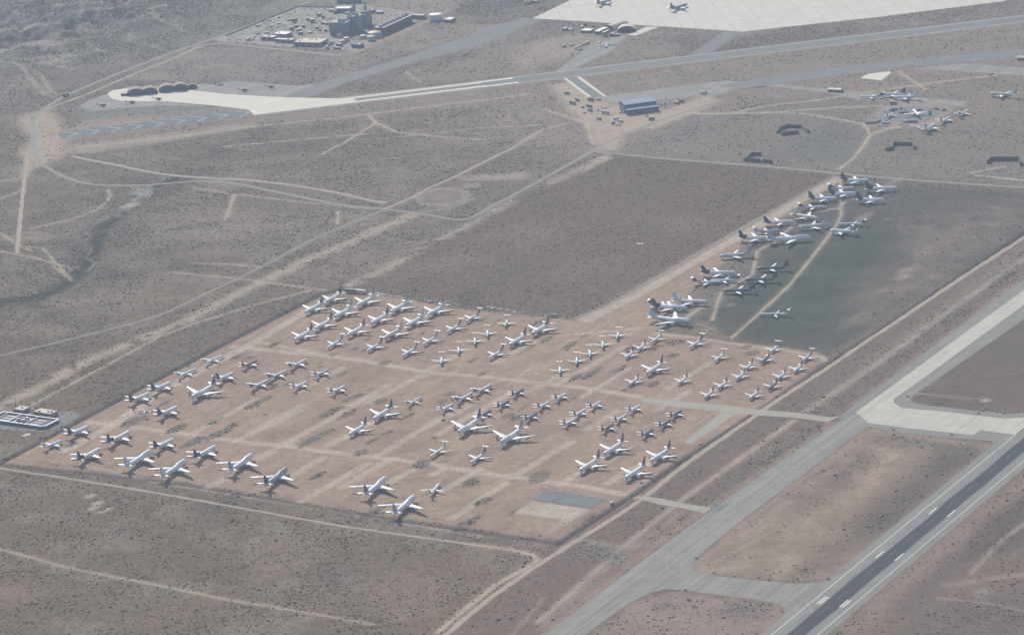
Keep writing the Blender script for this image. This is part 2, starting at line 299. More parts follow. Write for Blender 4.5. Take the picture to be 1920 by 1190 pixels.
for p in [[(566,759),(500,795),(440,828)],[(640,690),(600,712),(560,735)],[(730,720),(660,760)],[(960,735),(890,775),(820,815)],[(880,760),(800,800)],[(560,770),(470,815)],[(735,860),(690,885),(640,915)],[(1160,770),(1100,805)],[(1240,850),(1180,885)],[(1170,650),(1100,690),(1040,722)],[(1330,680),(1250,728)],[(1000,640),(930,680)],[(880,655),(800,695)],[(700,790),(610,838)],[(649,769),(523,838)],[(790,703),(692,754)],[(815,790),(702,858)],[(689,869),(563,940)],[(775,879),(728,906)],[(606,857),(541,896)],[(511,846),(470,866)],
          [(949,905),(846,973)],[(1072,827),(960,895)],[(1085,886),(1050,908)],[(480,749),(360,812)],[(900,880),(820,925)],[(1290,735),(1230,770)],[(1115,760),(1060,790)],[(840,875),(810,890)],[(1060,700),(990,735)],[(1180,880),(1140,905)],[(1215,900),(1180,925)],[(440,890),(385,915)]]:
    line(p, 12.5, (0.45,0.37,0.29), 0, 2.0, 1.6, 0.75)
WEED = (0.15,0.13,0.10)
for q in [(487,752,34,7),(600,817,36,8),(573,833,30,5),(652,775,30,8),(618,773,26,6),(676,849,15,11),(698,826,16,5),(762,780,18,4),(723,812,14,4),(812,820,14,3),(497,777,6,4),(415,809,34,8),(435,795,12,5),(400,790,24,5),(310,755,16,7),(250,790,26,12),(332,803,22,10),(360,830,26,10),(130,835,14,4),
    (880,902,16,7),(1025,636,22,4),(1067,648,24,6),(995,652,14,4),(975,664,10,4),(1095,630,14,4),(888,675,14,6),(908,698,18,6),(1110,700,28,6),(1080,706,16,4),(1160,692,20,6),(1078,745,10,5),(980,765,18,6),(965,785,16,6),(952,780,14,7),(720,680,10,5),(683,656,10,6),(660,655,12,3),
    (650,697,14,4),(640,702,14,5),(600,680,10,3),(598,688,8,3),(626,665,8,3),(512,647,12,5),(520,642,12,3),(540,720,12,8),(510,725,16,8),(447,668,16,3),(460,673,14,3),(855,745,12,5),(845,738,10,5),(831,752,12,4),(1185,655,16,8),(1260,665,12,6),(1230,650,10,5),(1180,725,20,4),(1225,720,10,5),
    (1410,662,12,8),(1265,642,14,12),(1400,650,8,6),(660,745,18,6),(712,753,14,7),(675,742,10,3),(690,760,12,4),(590,893,12,5),(600,888,10,4),(880,905,20,10),(905,940,20,7),(960,960,14,5),(790,870,16,10),(1010,895,24,10),(320,880,30,8),(420,940,40,8),(700,960,40,8),(870,985,40,8),(1090,975,30,10),
    (740,640,10,6),(560,600,8,4),(640,588,10,3),(765,570,8,3),(865,612,12,3),(935,600,10,4),(1010,605,16,4),(790,625,8,3),(860,640,8,3),(690,635,10,6)]:
    blob(*q, WEED, 1.6, 0.8, None, 1.5, 7)
for p in [[(1015,1003),(900,985),(700,955),(480,925),(250,890),(30,862)],[(640,968),(840,998),(1045,1012)]]: line(p, 4, (0.17,0.15,0.13), 0.6, 5, 4, 0.6, 0.2)
area([(1000,917),(1141,934),(1075,990),(960,968)], (0.31,0.235,0.185), 0.1, 4, 2, 0.8)
area([(999,938),(1106,955),(1073,975),(965,961)], (0.45,0.38,0.295), 0, 2, 1, 0.9); blob(1050,983,34,7,(0.38,0.33,0.26),0.3,0.7)
kq = fbm(ka*1.3, kb*0.09, 9, 91, 3); f = np.where(ins, 0.93+0.14*kq, 1.0); col[sl] *= f[..., None]      # wheel ruts along the lanes
gs = window(W([(1225,612),(1480,410),(1930,364),(1545,668)]), 10); gi = inside(X[gs], Y[gs], W([(1608,343),(1930,364),(1930,438),(1545,668),(1235,615),(1480,410)])); col[gs] *= np.where(gi, (0.68+0.64*fbm(X[gs], Y[gs], 30, 93, 6)), 1.0)[..., None]
# ditches round the yard and the dirt roads beside them
for p, wd, c, a in [([(-10,874),(250,735),(420,645),(601,552),(648,541)],8,(0.085,0.08,0.07),1.0),([(0,871),(300,902),(480,931),(740,975),(1035,1018)],6,(0.095,0.085,0.075),1.0),([(0,873),(480,942),(740,986),(1000,1030)],3,(0.15,0.13,0.11),0.6),
    ([(1045,1020),(1180,932),(1290,856),(1445,757),(1620,640),(1700,587),(1930,432)],8,(0.075,0.07,0.062),1.0),([(1075,600),(1165,560),(1380,438),(1565,330)],4,(0.16,0.15,0.13),0.7),([(643,546),(720,552),(850,575),(1075,597)],4,(0.18,0.155,0.13),0.7),
    ([(1140,291),(1278,304),(1440,318),(1570,332)],4,(0.13,0.115,0.10),0.7),([(1590,335),(1720,346),(1930,362)],6,(0.13,0.12,0.105),0.7),([(658,538),(735,495),(879,413),(1115,287)],5,(0.14,0.13,0.115),0.7)]: line(p, wd, c, 0.8, 3, 1.2, a)
# soils of the far airfield
area([(60,300),(130,255),(470,200),(930,160),(1930,35),(1930,140),(1440,190),(1150,285),(1060,300),(900,200),(500,235),(140,290)], (0.255,0.205,0.168), 0.45, 20, 10, 0.8)
area([(130,272),(300,252),(480,228),(480,236),(300,268),(140,290)], (0.33,0.265,0.21), 0.1, 10, 4, 0.8)
area([(120,245),(160,225),(460,195),(480,210),(140,258)], (0.34,0.27,0.215), 0.1, 8, 4, 0.8); area([(150,205),(215,192),(320,195),(450,204),(400,215),(160,225)], (0.20,0.20,0.17), 0.4, 10, 5, 0.8)
area([(48,215),(90,205),(120,230),(125,290),(70,315),(45,330),(40,280),(60,260),(30,230)], (0.42,0.33,0.25), 0.2, 14, 9, 0.85)
area([(1030,160),(1095,148),(1112,183),(1150,195),(1250,205),(1290,190),(1330,176),(1350,192),(1240,238),(1172,248),(1158,285),(1125,278),(1096,230),(1060,200)], (0.42,0.335,0.26), 0.1, 10, 5, 0.9)
area([(1330,215),(1600,180),(1930,150),(1930,350),(1570,322),(1280,298),(1160,285),(1240,240)], (0.205,0.178,0.15), 0.5, 14, 8, 0.85)
area([(1440,290),(1570,225),(1620,250),(1590,310)],(0.155,0.15,0.125),0.3,20,12,0.7); area([(1700,150),(1930,120),(1930,200),(1800,240),(1720,180)],(0.235,0.188,0.155),0.4,20,10,0.8)
area([(1620,232),(1650,200),(1700,190),(1790,195),(1760,232),(1690,240),(1640,240)], (0.34,0.26,0.205), 0.1, 8, 4, 0.85)
area([(760,150),(900,100),(1020,70),(1200,60),(1300,95),(1060,130),(900,150)], (0.245,0.20,0.165), 0.4, 14, 8, 0.8)
area([(950,110),(1010,75),(1090,60),(1130,75),(1060,110),(980,130)], (0.33,0.265,0.215), 0.2, 18, 12, 0.8)
area([(230,140),(420,75),(700,100),(640,125),(560,160),(430,150),(300,155)], (0.225,0.195,0.165), 0.6, 18, 8, 0.8)
for q in [(345,108,60,16),(400,125,50,14),(500,115,30,10),(300,145,60,8)]: blob(*q, (0.33,0.27,0.215), 0.5, 0.5, 0.1, 14, 8)
for p in [[(270,128),(380,140),(560,155)],[(320,135),(420,90)],[(380,140),(500,98)],[(560,150),(640,104)]]: line(p, 5, (0.15,0.145,0.125), 0.8, 5, 3, 0.7)
area([(780,70),(860,50),(1000,40),(900,58),(760,100)], (0.30,0.24,0.19), 0.3, 10, 4, 0.8); area([(640,100),(760,50),(830,45),(900,50),(740,105),(600,150)],(0.25,0.21,0.175),0.6,10,6,0.8)
line([(660,100),(790,45),(860,8)], 16, (0.36,0.29,0.23), 0.1, 8, 4, 0.8); area([(830,-30),(1000,-30),(1000,0),(930,25),(850,30)], (0.15,0.14,0.125), 1.6, 20, 10, 0.8)
area([(680,-30),(900,-30),(830,40),(780,30),(700,10)], (0.31,0.25,0.205), 0.3, 20, 12, 0.8)
area([(905,212),(960,205),(975,245),(925,243)], (0.29,0.235,0.19),0.4,8,3,0.6); area([(965,205),(1010,200),(1030,225),(985,238)], (0.26,0.215,0.175),0.4,8,3,0.6)
for p in [[(903,212),(950,247),(1060,232)],[(960,204),(985,240)],[(1030,195),(1085,255)]]: line(p, 4, DARK, 0.5, 3, 1, 0.6)
# round pad
cpad = G(829, 369)
for rr, c_, a in [(46,(0.31,0.27,0.22),0.7),(33,(0.20,0.16,0.125),0.85),(18,(0.28,0.235,0.19),0.45)]:
    area([(cpad.x+rr*math.cos(t)*1.0, cpad.y+rr*1.28*math.sin(t)) for t in [k*math.pi/8 for k in range(16)]], c_, 0.1, 4, 5, a, world=True)
area([(850,332),(990,322),(985,335),(880,340)], (0.34,0.28,0.225), 0.2, 8, 6, 0.8); area([(870,345),(900,343),(895,352),(870,352)], (0.35,0.30,0.24),0.2,6,4,0.7)
line([(1131,295),(1050,335),(980,367),(879,421),(800,462),(728,502),(654,535)], 19, (0.36,0.305,0.24), 0.3, 9, 7, 0.85, 0.18)
area([(1105,300),(1140,290),(1145,298),(1090,325)], (0.37,0.31,0.245), 0.1, 6, 3, 0.9)
line([(-20,775),(0,762),(100,712),(150,683),(250,640),(353,600),(491,529),(560,495),(640,461),(768,404)], 24, (0.39,0.31,0.235), 0.2, 8, 8, 0.9, 0.38)
line([(200,735),(300,690),(460,560)], 26, (0.14,0.125,0.108), 1.4, 20, 10, 0.4)
# tracks too small to be made roads
TR = (0.41,0.335,0.255)
for p, wd in [([(55,761),(208,680),(300,630),(378,602),(480,570),(582,545)],4),([(44,354),(20,366),(0,372)],4),([(0,471),(60,482),(134,502)],4),([(202,354),(207,368),(195,382),(181,394),(134,411),(60,428)],4),([(0,341),(44,332)],4),
    ([(323,510),(447,522),(612,544)],4),([(363,493),(430,495),(484,500)],4),([(363,352),(437,364),(640,387),(700,391)],4),([(0,437),(40,462),(60,470)],4),([(440,365),(422,412)],5),([(635,395),(632,420)],4),([(100,500),(134,522)],4),([(30,460),(80,465),(130,520)],3),
    ([(478,237),(647,219),(900,188),(1000,176)],5),([(131,278),(300,260),(480,237)],6),([(690,215),(705,230),(740,247),(800,254),(900,262)],6),([(705,230),(650,265),(600,290)],5),([(420,275),(560,262),(700,250)],4),([(720,260),(900,240),(1010,235)],3),([(1020,205),(1060,218),(1100,232),(1112,270)],6),
    ([(957,280),(1014,244),(1060,232)],5),([(1574,317),(1600,297),(1616,277),(1632,252),(1625,240),(1616,232)],5),([(1616,232),(1579,225),(1500,212),(1440,211)],6),([(1440,211),(1360,213),(1300,213),(1250,220)],9),([(1440,211),(1540,204),(1654,198)],6),([(1360,214),(1440,198),(1540,187),(1616,174),(1730,158),(1868,141)],7),
    ([(1684,134),(1700,145),(1722,158),(1735,168)],6),([(1632,252),(1670,240),(1760,230)],8),([(1820,325),(1850,318),(1885,312)],5),([(1371,634),(1420,590),(1480,535),(1540,460),(1570,420),(1578,400),(1575,390)],4.5),([(1575,390),(1584,372),(1610,372)],5),([(1575,390),(1540,395)],5),([(1335,600),(1352,548),(1410,515),(1420,470),(1450,455),(1490,420)],4),([(1260,615),(1320,572)],6),([(1568,332),(1578,352)],6),
    ([(800,130),(760,135),(790,155)],3),([(0,1029),(60,1045),(120,1062),(200,1078),(300,1097),(420,1122),(560,1145),(700,1170)],4),([(886,1020),(960,1030),(1000,1040),(1008,1050),(990,1062),(930,1095),(860,1150),(820,1185)],7)]:
    line(p, wd*1.05, TR, 0.0, 1.6, 1.0, 0.95); line(p, wd*2.2, TR, 0.1, 5, 4, 0.25)
line([(1830,329),(1880,334),(1930,339)], 4, (0.62,0.58,0.5), 0, 3, 0.6, 0.9)
for q in [(660,785),(182,943),(175,952),(190,958),(168,929),(200,955)]:
    if q[1] > 900: blob(*q, 9, 5, (0.42,0.38,0.32), 0.1, 0.8, None, 3, 4)
for q in [(650,560,50,26),(640,1085,40,30),(375,955,20,8),(1120,330,40,20)]: blob(*q, (0.12,0.11,0.098), 1.2, 0.4, None, 22, 16)
# taxiway verges, bare and reddish
for p, wd in [([(1010,1200),(1140,1090),(1270,990),(1400,905),(1560,795)],12),([(1590,775),(1640,735),(1830,592),(1930,515)],14),([(1300,1062),(1340,1030),(1480,916),(1630,806),(1800,830)],12),([(1430,1190),(1480,1150),(1450,1125),(1290,1104),(1180,1135)],8),([(1566,1085),(1630,1040),(1860,840)],10)]: line(p, wd, (0.33,0.235,0.185), 0.1, 7, 3, 0.75)
# relief: only in the badlands and along the wash
H = np.zeros((NY, NX)); m0 = W([(-200,-120),(-200,100),(60,108),(170,98),(260,70),(340,50),(420,-10),(480,-120)])
d = seg_dist(X, Y, m0, True); d = np.where(inside(X, Y, m0), d, 0)
ridge = 1-np.abs(fbm(X, Y, 130, 71, 5)-0.5)*4
H += np.clip(d/160, 0, 1)*(ridge*20 + (fbm(X, Y, 40, 77, 3)-0.5)*8)
dw = seg_dist(X, Y, W(wash[3:12]), False)
H -= np.clip(1-dw/30, 0, 1)**1.0*3.0*(0.6+fbm(X, Y, 20, 79, 2))
def height(x, y):
    i = min(max(int((x-xs[0])/(xs[1]-xs[0])), 0), NX-1); j = min(max(int(np.searchsorted(ys, y)), 0), NY-1); return float(H[j, i])
for p, wd, dp_ in [([(-10,874),(250,735),(420,645),(601,552),(648,541)],9,2.6),([(0,871),(300,902),(480,931),(740,975),(1035,1018)],6,1.4),([(1045,1020),(1180,932),(1290,856)],10,3.0),([(1390,793),(1445,757),(1620,640),(1700,587),(1930,432)],10,3.0)]:
    P_ = W(p); sl = window(P_, wd); H[sl] -= np.clip(1-seg_dist(X[sl], Y[sl], P_, False)/(wd*.7), 0, 1)*dp_
# edges blend into the coarse sheet that runs to the horizon
edge = np.minimum(np.minimum(X-xs[0], xs[-1]-X), np.minimum(Y-ys[0], ys[-1]-Y)); e = np.clip(edge/60, 0, 1)
col = col*e[..., None] + np.array(SCRUB)*0.98*(1-e[..., None]); H *= e
co = np.stack([X.ravel(), Y.ravel(), H.ravel()], 1)
base = (np.arange(NY-1)[:, None]*NX + np.arange(NX-1)[None, :]).ravel()
fa = np.stack([base, base+1, base+NX+1, base+NX], 1)
xa, xb, ya, yb = xs[0], xs[-1], ys[0], ys[-1]; B_ = 24000
nb = len(co); ids = [0, NX-1, NX*NY-1, NX*(NY-1)]
co = np.concatenate([co, np.array([(-B_, -B_, 0), (B_, -B_, 0), (B_, B_, 0), (-B_, B_, 0)])])
me = bpy.data.meshes.new("ground"); nq = len(fa)
rim = [list(range(0, NX)), [NX-1+NX*j for j in range(NY)], [NX*NY-1-i for i in range(NX)], [NX*(NY-1-j) for j in range(NY)]]
polys = [rim[k][::-1] + [nb+k, nb+(k+1) % 4] for k in range(4)]
loops = np.concatenate([fa.ravel()] + [np.array(p) for p in polys]); tot = np.array([4]*nq+[len(p) for p in polys]); st = np.concatenate([[0], np.cumsum(tot)[:-1]])
me.vertices.add(len(co)); me.vertices.foreach_set("co", co.ravel().astype(np.float32))
me.loops.add(len(loops)); me.loops.foreach_set("vertex_index", loops.astype(np.int32))
me.polygons.add(len(tot)); me.polygons.foreach_set("loop_start", st.astype(np.int32)); me.polygons.foreach_set("loop_total", tot.astype(np.int32))
me.update(calc_edges=True); me.validate()
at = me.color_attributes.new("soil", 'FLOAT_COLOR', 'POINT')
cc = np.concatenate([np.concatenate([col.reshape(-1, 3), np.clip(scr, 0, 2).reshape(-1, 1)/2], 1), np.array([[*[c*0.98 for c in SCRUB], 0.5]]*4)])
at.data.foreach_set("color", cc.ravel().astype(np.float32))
gm = bpy.data.materials.new("desert_soil"); gm.use_nodes = True; nt = gm.node_tree; bs = nt.nodes["Principled BSDF"]
bs.inputs["Roughness"].default_value = 1.0; bs.inputs["Specular IOR Level"].default_value = 0.05
a_ = nt.nodes.new("ShaderNodeAttribute"); a_.attribute_name = "soil"; ge = nt.nodes.new("ShaderNodeNewGeometry")
def gnoise(scale, lo, hi, detail=3, rough=0.6, inv=(0.35, 0.65)):
    n = nt.nodes.new("ShaderNodeTexNoise"); n.inputs["Scale"].default_value = scale; n.inputs["Detail"].default_value = detail; n.inputs["Roughness"].default_value = rough
    nt.links.new(ge.outputs["Position"], n.inputs["Vector"]); r = nt.nodes.new("ShaderNodeMapRange")
    r.inputs[1].default_value, r.inputs[2].default_value = inv; r.inputs[3].default_value = lo; r.inputs[4].default_value = hi
    nt.links.new(n.outputs["Fac"], r.inputs[0]); return r.outputs[0]
def mth(op, a, b):
    n = nt.nodes.new("ShaderNodeMath"); n.operation = op
    for i, q in enumerate((a, b)):
        if isinstance(q, (int, float)): n.inputs[i].default_value = q
        else: nt.links.new(q, n.inputs[i])
    return n.outputs[0]
fine = mth('MULTIPLY', gnoise(0.24, 0.72, 1.28, 4, 0.75), gnoise(0.06, 0.84, 1.16, 5, 0.7))       # clumps of dry brush
mild = mth('MULTIPLY', mth('MULTIPLY', gnoise(0.19, 0.80, 1.20, 5, 0.8), gnoise(0.07, 0.86, 1.14, 5, 0.75)), gnoise(0.016, 0.90, 1.10, 6, 0.7))
sw = mth('MINIMUM', mth('MULTIPLY', a_.outputs["Alpha"], 1.9), 1.2)
mixv = mth('ADD', mth('MULTIPLY', sw, fine), mth('MULTIPLY', mth('SUBTRACT', 1.0, sw), mild))
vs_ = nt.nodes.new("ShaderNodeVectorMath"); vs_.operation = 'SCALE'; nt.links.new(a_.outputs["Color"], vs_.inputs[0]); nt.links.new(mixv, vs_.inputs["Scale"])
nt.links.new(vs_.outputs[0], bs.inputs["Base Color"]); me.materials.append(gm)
kind(link("ground", me))
# ------------------------------------------------------------------ paving sheets (each a few cm above the one below, so nothing is coplanar)
SHEETS = []
def sheet(name, pts, z, m, world=False, uvdir=None):
    P = [Vector((p[0], p[1], z)) for p in pts] if world else [G(px, py, z) for px, py in pts]
    for p in P: p.z = z
    if 'marking' not in name: SHEETS.append([(p.x, p.y) for p in P])
    tris = tessellate_polygon([P])
    me = mesh_from(name, P, [tuple(t) for t in tris], m)
    bm_fix(me); return kind(link(name, me))
def bm_fix(me):
    import bmesh
    b = bmesh.new(); b.from_mesh(me)
    for f in b.faces:
        if f.normal.z < 0: f.normal_flip()
    b.to_mesh(me); b.free()
def smooth_path(pts, step=12):
    P = [G(*p) for p in pts]; out = []
    for i in range(len(P)-1):
        p0 = P[max(i-1, 0)]; p1 = P[i]; p2 = P[i+1]; p3 = P[min(i+2, len(P)-1)]; n = max(2, int((p2-p1).length/step))
        for k in range(n):
            t = k/n; out.append(0.5*((2*p1)+(p2-p0)*t+(2*p0-5*p1+4*p2-p3)*t*t+(3*p1-p0-3*p2+p3)*t**3))
    out.append(P[-1]); return out
def ribbon(name, pts, width, z, m, rag=0.0, parent=None, seed=1, world=False):
    P = pts if world else smooth_path(pts); rr = random.Random(seed); L, Rr = [], []
    for i, p in enumerate(P):
        d = (P[min(i+1, len(P)-1)]-P[max(i-1, 0)]); d.z = 0; d.normalize(); n = Vector((-d.y, d.x, 0))
        a = width/2+rr.uniform(-rag, rag); b = width/2+rr.uniform(-rag, rag)
        for s, a_, lst in ((1, a, L), (-1, b, Rr)):
            q = p+n*a_*s; lst.append(Vector((q.x, q.y, z+max(0, height(q.x, q.y)))))
    v = L+Rr; n = len(P); f = [(i, n+i, n+i+1, i+1) for i in range(n-1)]
    if width > 3: SHEETS.append([(q.x, q.y) for q in L]+[(q.x, q.y) for q in reversed(Rr)])
    me = mesh_from(name, v, f, m); bm_fix(me); return kind(link(name, me)) if parent is None else link(name, me, parent)
M_ASPH = streak_mat("worn_asphalt", (0.25,0.24,0.21), 0.9, 0.20, mottle=0.14)
M_ASPH_D = streak_mat("patched_asphalt", (0.17,0.178,0.172), 0.9, 0.12, mottle=0.2)
M_SHO = streak_mat("shoulder_asphalt", (0.225,0.218,0.188), 0.9, 0.08, mottle=0.12)
M_BLUE = streak_mat("old_asphalt", (0.17,0.18,0.175), 0.9, 0.10, along=Vector((math.cos(math.radians(14)), math.sin(math.radians(14)), 0)), mottle=0.12)
M_CONC = streak_mat("pale_concrete", (0.50,0.475,0.405), 0.85, 0.08, mottle=0.10, joints=15.0)
M_RAMP = streak_mat("ramp_concrete", (0.60,0.565,0.49), 0.85, 0.05, along=Vector((1, 0.1, 0)), mottle=0.06, joints=30.0)
M_TONG = streak_mat("cream_concrete", (0.62,0.58,0.485), 0.85, 0.04, along=Vector((1, 0.2, 0)), mottle=0.06)
M_ROAD = streak_mat("road_surface", (0.26,0.245,0.215), 0.95, 0.05, mottle=0.12)
M_TRK = streak_mat("graded_dirt", (0.37,0.30,0.235), 0.95, 0.04, mottle=0.2, mscale=0.08)
M_LINK = streak_mat("pale_taxiway", (0.34,0.32,0.265), 0.9, 0.05, mottle=0.1)
def paint(name, c): return streak_mat(name, c, 0.8, 0.03, mottle=0.08, mscale=0.3)
M_CLINE = paint("rubbered_line_paint", (0.10,0.105,0.105)); M_FARL = paint("weathered_line_paint", (0.45,0.44,0.40)); M_WHITE = paint("white_paint", (0.66,0.65,0.60)); M_FADED = paint("faded_line_paint", (0.40,0.385,0.31)); M_REDL = paint("faded_red_paint", (0.42,0.28,0.22))
# roads
ribbon("road", [(-60,765+35),(0,666),(130,636),(265,601),(319,582),(380,553),(447,522),(524,482),(580,452),(640,425),(718,394)][1:], 5, .06, M_ROAD, .5, seed=2)
ribbon("road", [(718,391),(640,384),(504,357),(440,344),(370,340),(269,347),(188,347),(145,340),(111,327),(80,308),(67,290),(63,270),(63,245),(61,222)], 8, .10, M_ROAD, .3, seed=3)
ribbon("road", [(61,222),(85,203),(121,181),(180,155),(252,126),(320,100),(378,80),(400,73),(440,58),(480,43),(562,10),(610,-8),(680,-40)], 9, .10, M_ROAD, .3, seed=4)
ribbon("road", [(718,391),(765,398),(809,404),(850,411),(879,410),(920,388),(997,347),(1060,312),(1115,281),(1145,264),(1190,246),(1240,225),(1300,206),(1360,186)], 7.5, .10, M_ROAD, .4, seed=5)
ribbon("road", [(765,398),(820,394),(856,386),(890,371)], 5, .13, M_ROAD, .4, seed=6)
ribbon("dirt_track", [(134,293),(220,310),(302,326),(390,334),(470,338),(560,349),(640,363),(700,377),(725,380)], 9, .06, M_TRK, 1.2, seed=7)
ribbon("dirt_track", [(718,393),(760,376),(800,355),(856,330),(905,305),(957,280)], 7, .16, M_TRK, 1.0, seed=8)
ribbon("dirt_track", [(50,285),(50,305),(44,354),(38,410),(32,475)], 7, .06, M_TRK, 1.2, seed=9)
ribbon("dirt_track", [(61,222),(100,200),(160,178),(252,139),(330,108),(378,86),(420,82),(480,88),(560,96),(640,104)], 6, .06, M_TRK, 1.0, seed=10)
ribbon("dirt_track", [(-10,876),(150,900),(300,925),(480,957),(620,982),(740,1000),(886,1020)], 5, .06, M_TRK, .8, seed=11)
ribbon("service_road", [(830,1195),(900,1135),(980,1078),(1060,1026),(1190,944),(1291,866),(1400,790),(1470,742),(1540,697),(1620,643),(1700,590),(1800,523),(1940,432)], 8, .06, M_TRK, 1.0, seed=12)
ribbon("service_road", [(1115,283),(1150,288),(1278,300),(1440,312),(1570,325),(1720,338),(1940,353)], 9, .07, M_ROAD, .6, seed=13)
ribbon("service_road", [(1078,597),(1130,577),(1165,558),(1270,498),(1380,434),(1480,379),(1566,331)], 5, .06, M_ROAD, .7, seed=14)
# far runway: centre line through the far end points
a, b = G(471, 211), G(1920, 35.5); rd = (b-a).normalized(); rn = Vector((-rd.y, rd.x, 0)); LEN = 2785
def rp(s, o): return (a+rd*s+rn*o)[:2]
def rect(s0, s1, o0, o1): return [rp(s0, o0), rp(s1, o0), rp(s1, o1), rp(s0, o1)]
sheet("runway", rect(0, LEN, -23, 23), .24, M_BLUE, True)
sheet("runway_shoulder", rect(0, LEN, -32, 32), .16, M_ASPH, True)
sheet("runway_end_slab", rect(0, 190, -23, 23), .28, M_TONG, True)
sheet("runway_edge_slab", rect(190, 430, 10, 23), .28, M_TONG, True); sheet("runway_edge_slab", rect(190, 430, -23, -10), .28, M_TONG, True)
sheet("runway_marking", rect(3, 9, -22, 22), .32, M_WHITE, True)
for o in (20.5, -22.3): sheet("runway_marking", rect(0, LEN, o, o+1.8), .33, M_FARL, True)
for o in (14.0, -23.0): sheet("runway_marking", rect(425, 490, o, o+9), .36, M_WHITE, True)
sheet("blast_pad", rect(-345, -6, -24, 24), .16, streak_mat("blue_grey_asphalt", (.115,.145,.16), .9, .06, mottle=.12), True)
for k in range(9):
    s = -335+k*38.5
    for sg in (1, -1):
        sheet("chevron_marking", [rp(s, sg*21), rp(s+3.5, sg*21), rp(s+25, 0), rp(s+21.5, 0)], .24, M_FARL, True)
# far ramp, concrete tongue, taxiways
sheet("apron", [(998,35),(1071,0),(1200,-62),(2000,-62),(1980,-25),(1880,3),(1640,33),(1500,48),(1392,60),(1360,57.5),(1208,48),(1089,40)], .30, M_RAMP)
sheet("apron", [(1176,66),(1213,50),(1236,51),(1192,67)], .26, M_RAMP)
sheet("taxiway", [(202,178),(204,173),(212,169.5),(228,167),(245,166),(345,168),(420,176),(480,180),(543,183),(600,184),(642,185),(560,196),(478,208),(465,206),(400,198),(315,191),(230,190),(212,186.5)], .30, M_TONG)
sheet("apron", [(148,200),(168,188),(205,175),(240,163),(345,160),(440,153),(560,161),(600,156),(562,184),(500,182),(345,169),(245,170),(240,188),(315,192),(400,200),(300,198),(170,208)], .14, M_ASPH)
sheet("taxiway", [(531,181),(566,168),(596,156),(748,111),(900,60),(981,33),(1003,36),(1018,38),(900,85),(773,118),(647,156),(590,180),(561,185)], .20, M_BLUE)
sheet("taxiway", [(1292,103.5),(1356,60),(1396,58),(1332,99)], .20, M_BLUE)
sheet("taxiway", [(1345,161),(1440,144),(1591,124),(1750,107),(1930,91),(1930,108),(1692,126),(1560,143),(1440,160),(1380,166)], .20, M_BLUE)
sheet("taxiway", [(1108,181),(1149,178),(1360,151),(1400,155),(1440,162),(1551,174),(1611,188),(1700,192),(1808,200),(1812,190),(1717,183),(1581,170),(1460,158),(1380,168),(1360,175),(1157,196)], .15, M_ASPH)
sheet("taxiway", [(1705,129),(1805,119),(1930,128),(1930,143),(1805,134)], .15, M_ASPH)
sheet("taxiway", [(1063,148),(1082,146),(1132,182),(1109,183)], .22, M_BLUE)
sheet("taxiway_edge_slab", [(1056,147),(1063,147.4),(1109,181.5),(1101,181.5)], .26, M_TONG); sheet("taxiway_edge_slab", [(1081,145),(1088,144),(1137,180.5),(1131,181)], .26, M_TONG)
sheet("concrete_pad", [(1614,147),(1620,142),(1631,138),(1669,134),(1670,138),(1652,151)], .15, M_TONG)
sheet("concrete_pad", [(1040,135),(1110,84),(1150,70),(1176,66),(1150,95),(1100,118),(1070,135)], .12, M_ASPH)
# near runway 46 m wide with its shoulders
e0, e1 = G(1446.4, 1190), G(1920, 801); ad = (e1-e0).normalized(); f0, f1 = G(1530, 1190), G(1920, 866); adn = Vector((ad.y, -ad.x, 0))
wd_ = ((f0+f1)/2-e0).dot(adn); mid0 = e0+adn*wd_/2
def q2(s, o): return (mid0+ad*s+adn*o)[:2]
def rect2(s0, s1, o0, o1): return [q2(s0, o0), q2(s1, o0), q2(s1, o1), q2(s0, o1)]
S0, S1 = -500, 2600
rm = bpy.data.materials.new("runway_asphalt"); rm.use_nodes = True; nt = rm.node_tree; bs = nt.nodes["Principled BSDF"]; bs.inputs["Roughness"].default_value = .85; bs.inputs["Specular IOR Level"].default_value = .3
ge = nt.nodes.new("ShaderNodeNewGeometry"); mp = nt.nodes.new("ShaderNodeMapping"); mp.vector_type = 'TEXTURE'
mp.inputs["Location"].default_value = mid0; mp.inputs["Rotation"].default_value = (0, 0, math.atan2(ad.y, ad.x)); nt.links.new(ge.outputs["Position"], mp.inputs["Vector"])
sx = nt.nodes.new("ShaderNodeSeparateXYZ"); nt.links.new(mp.outputs[0], sx.inputs[0])
vm = nt.nodes.new("ShaderNodeVectorMath"); vm.operation = 'MULTIPLY'; vm.inputs[1].default_value = (.006, .16, 0); nt.links.new(mp.outputs[0], vm.inputs[0])
nz = nt.nodes.new("ShaderNodeTexNoise"); nz.inputs["Scale"].default_value = 1; nz.inputs["Detail"].default_value = 6; nt.links.new(vm.outputs[0], nz.inputs["Vector"])
def mth(op, a, b, c=None):
    n = nt.nodes.new("ShaderNodeMath"); n.operation = op
    for i, q in enumerate((a, b, c)):
        if q is None: continue
        if isinstance(q, (int, float)): n.inputs[i].default_value = q
        else: nt.links.new(q, n.inputs[i])
    return n.outputs[0]
dist = mth('ABSOLUTE', mth('ADD', sx.outputs[1], 1.5), 0); dist = mth('ADD', dist, mth('MULTIPLY', mth('SUBTRACT', nz.outputs["Fac"], .5), 9))
cr_ = nt.nodes.new("ShaderNodeValToRGB"); cr_.color_ramp.elements[0].position = .0; cr_.color_ramp.elements[0].color = (.018,.024,.03,1)
cr_.color_ramp.elements[1].position = 1; cr_.color_ramp.elements[1].color = (.23,.225,.195,1)
e_ = cr_.color_ramp.elements.new(.37); e_.color = (.022,.028,.034,1); e_ = cr_.color_ramp.elements.new(.47); e_.color = (.195,.198,.185,1)
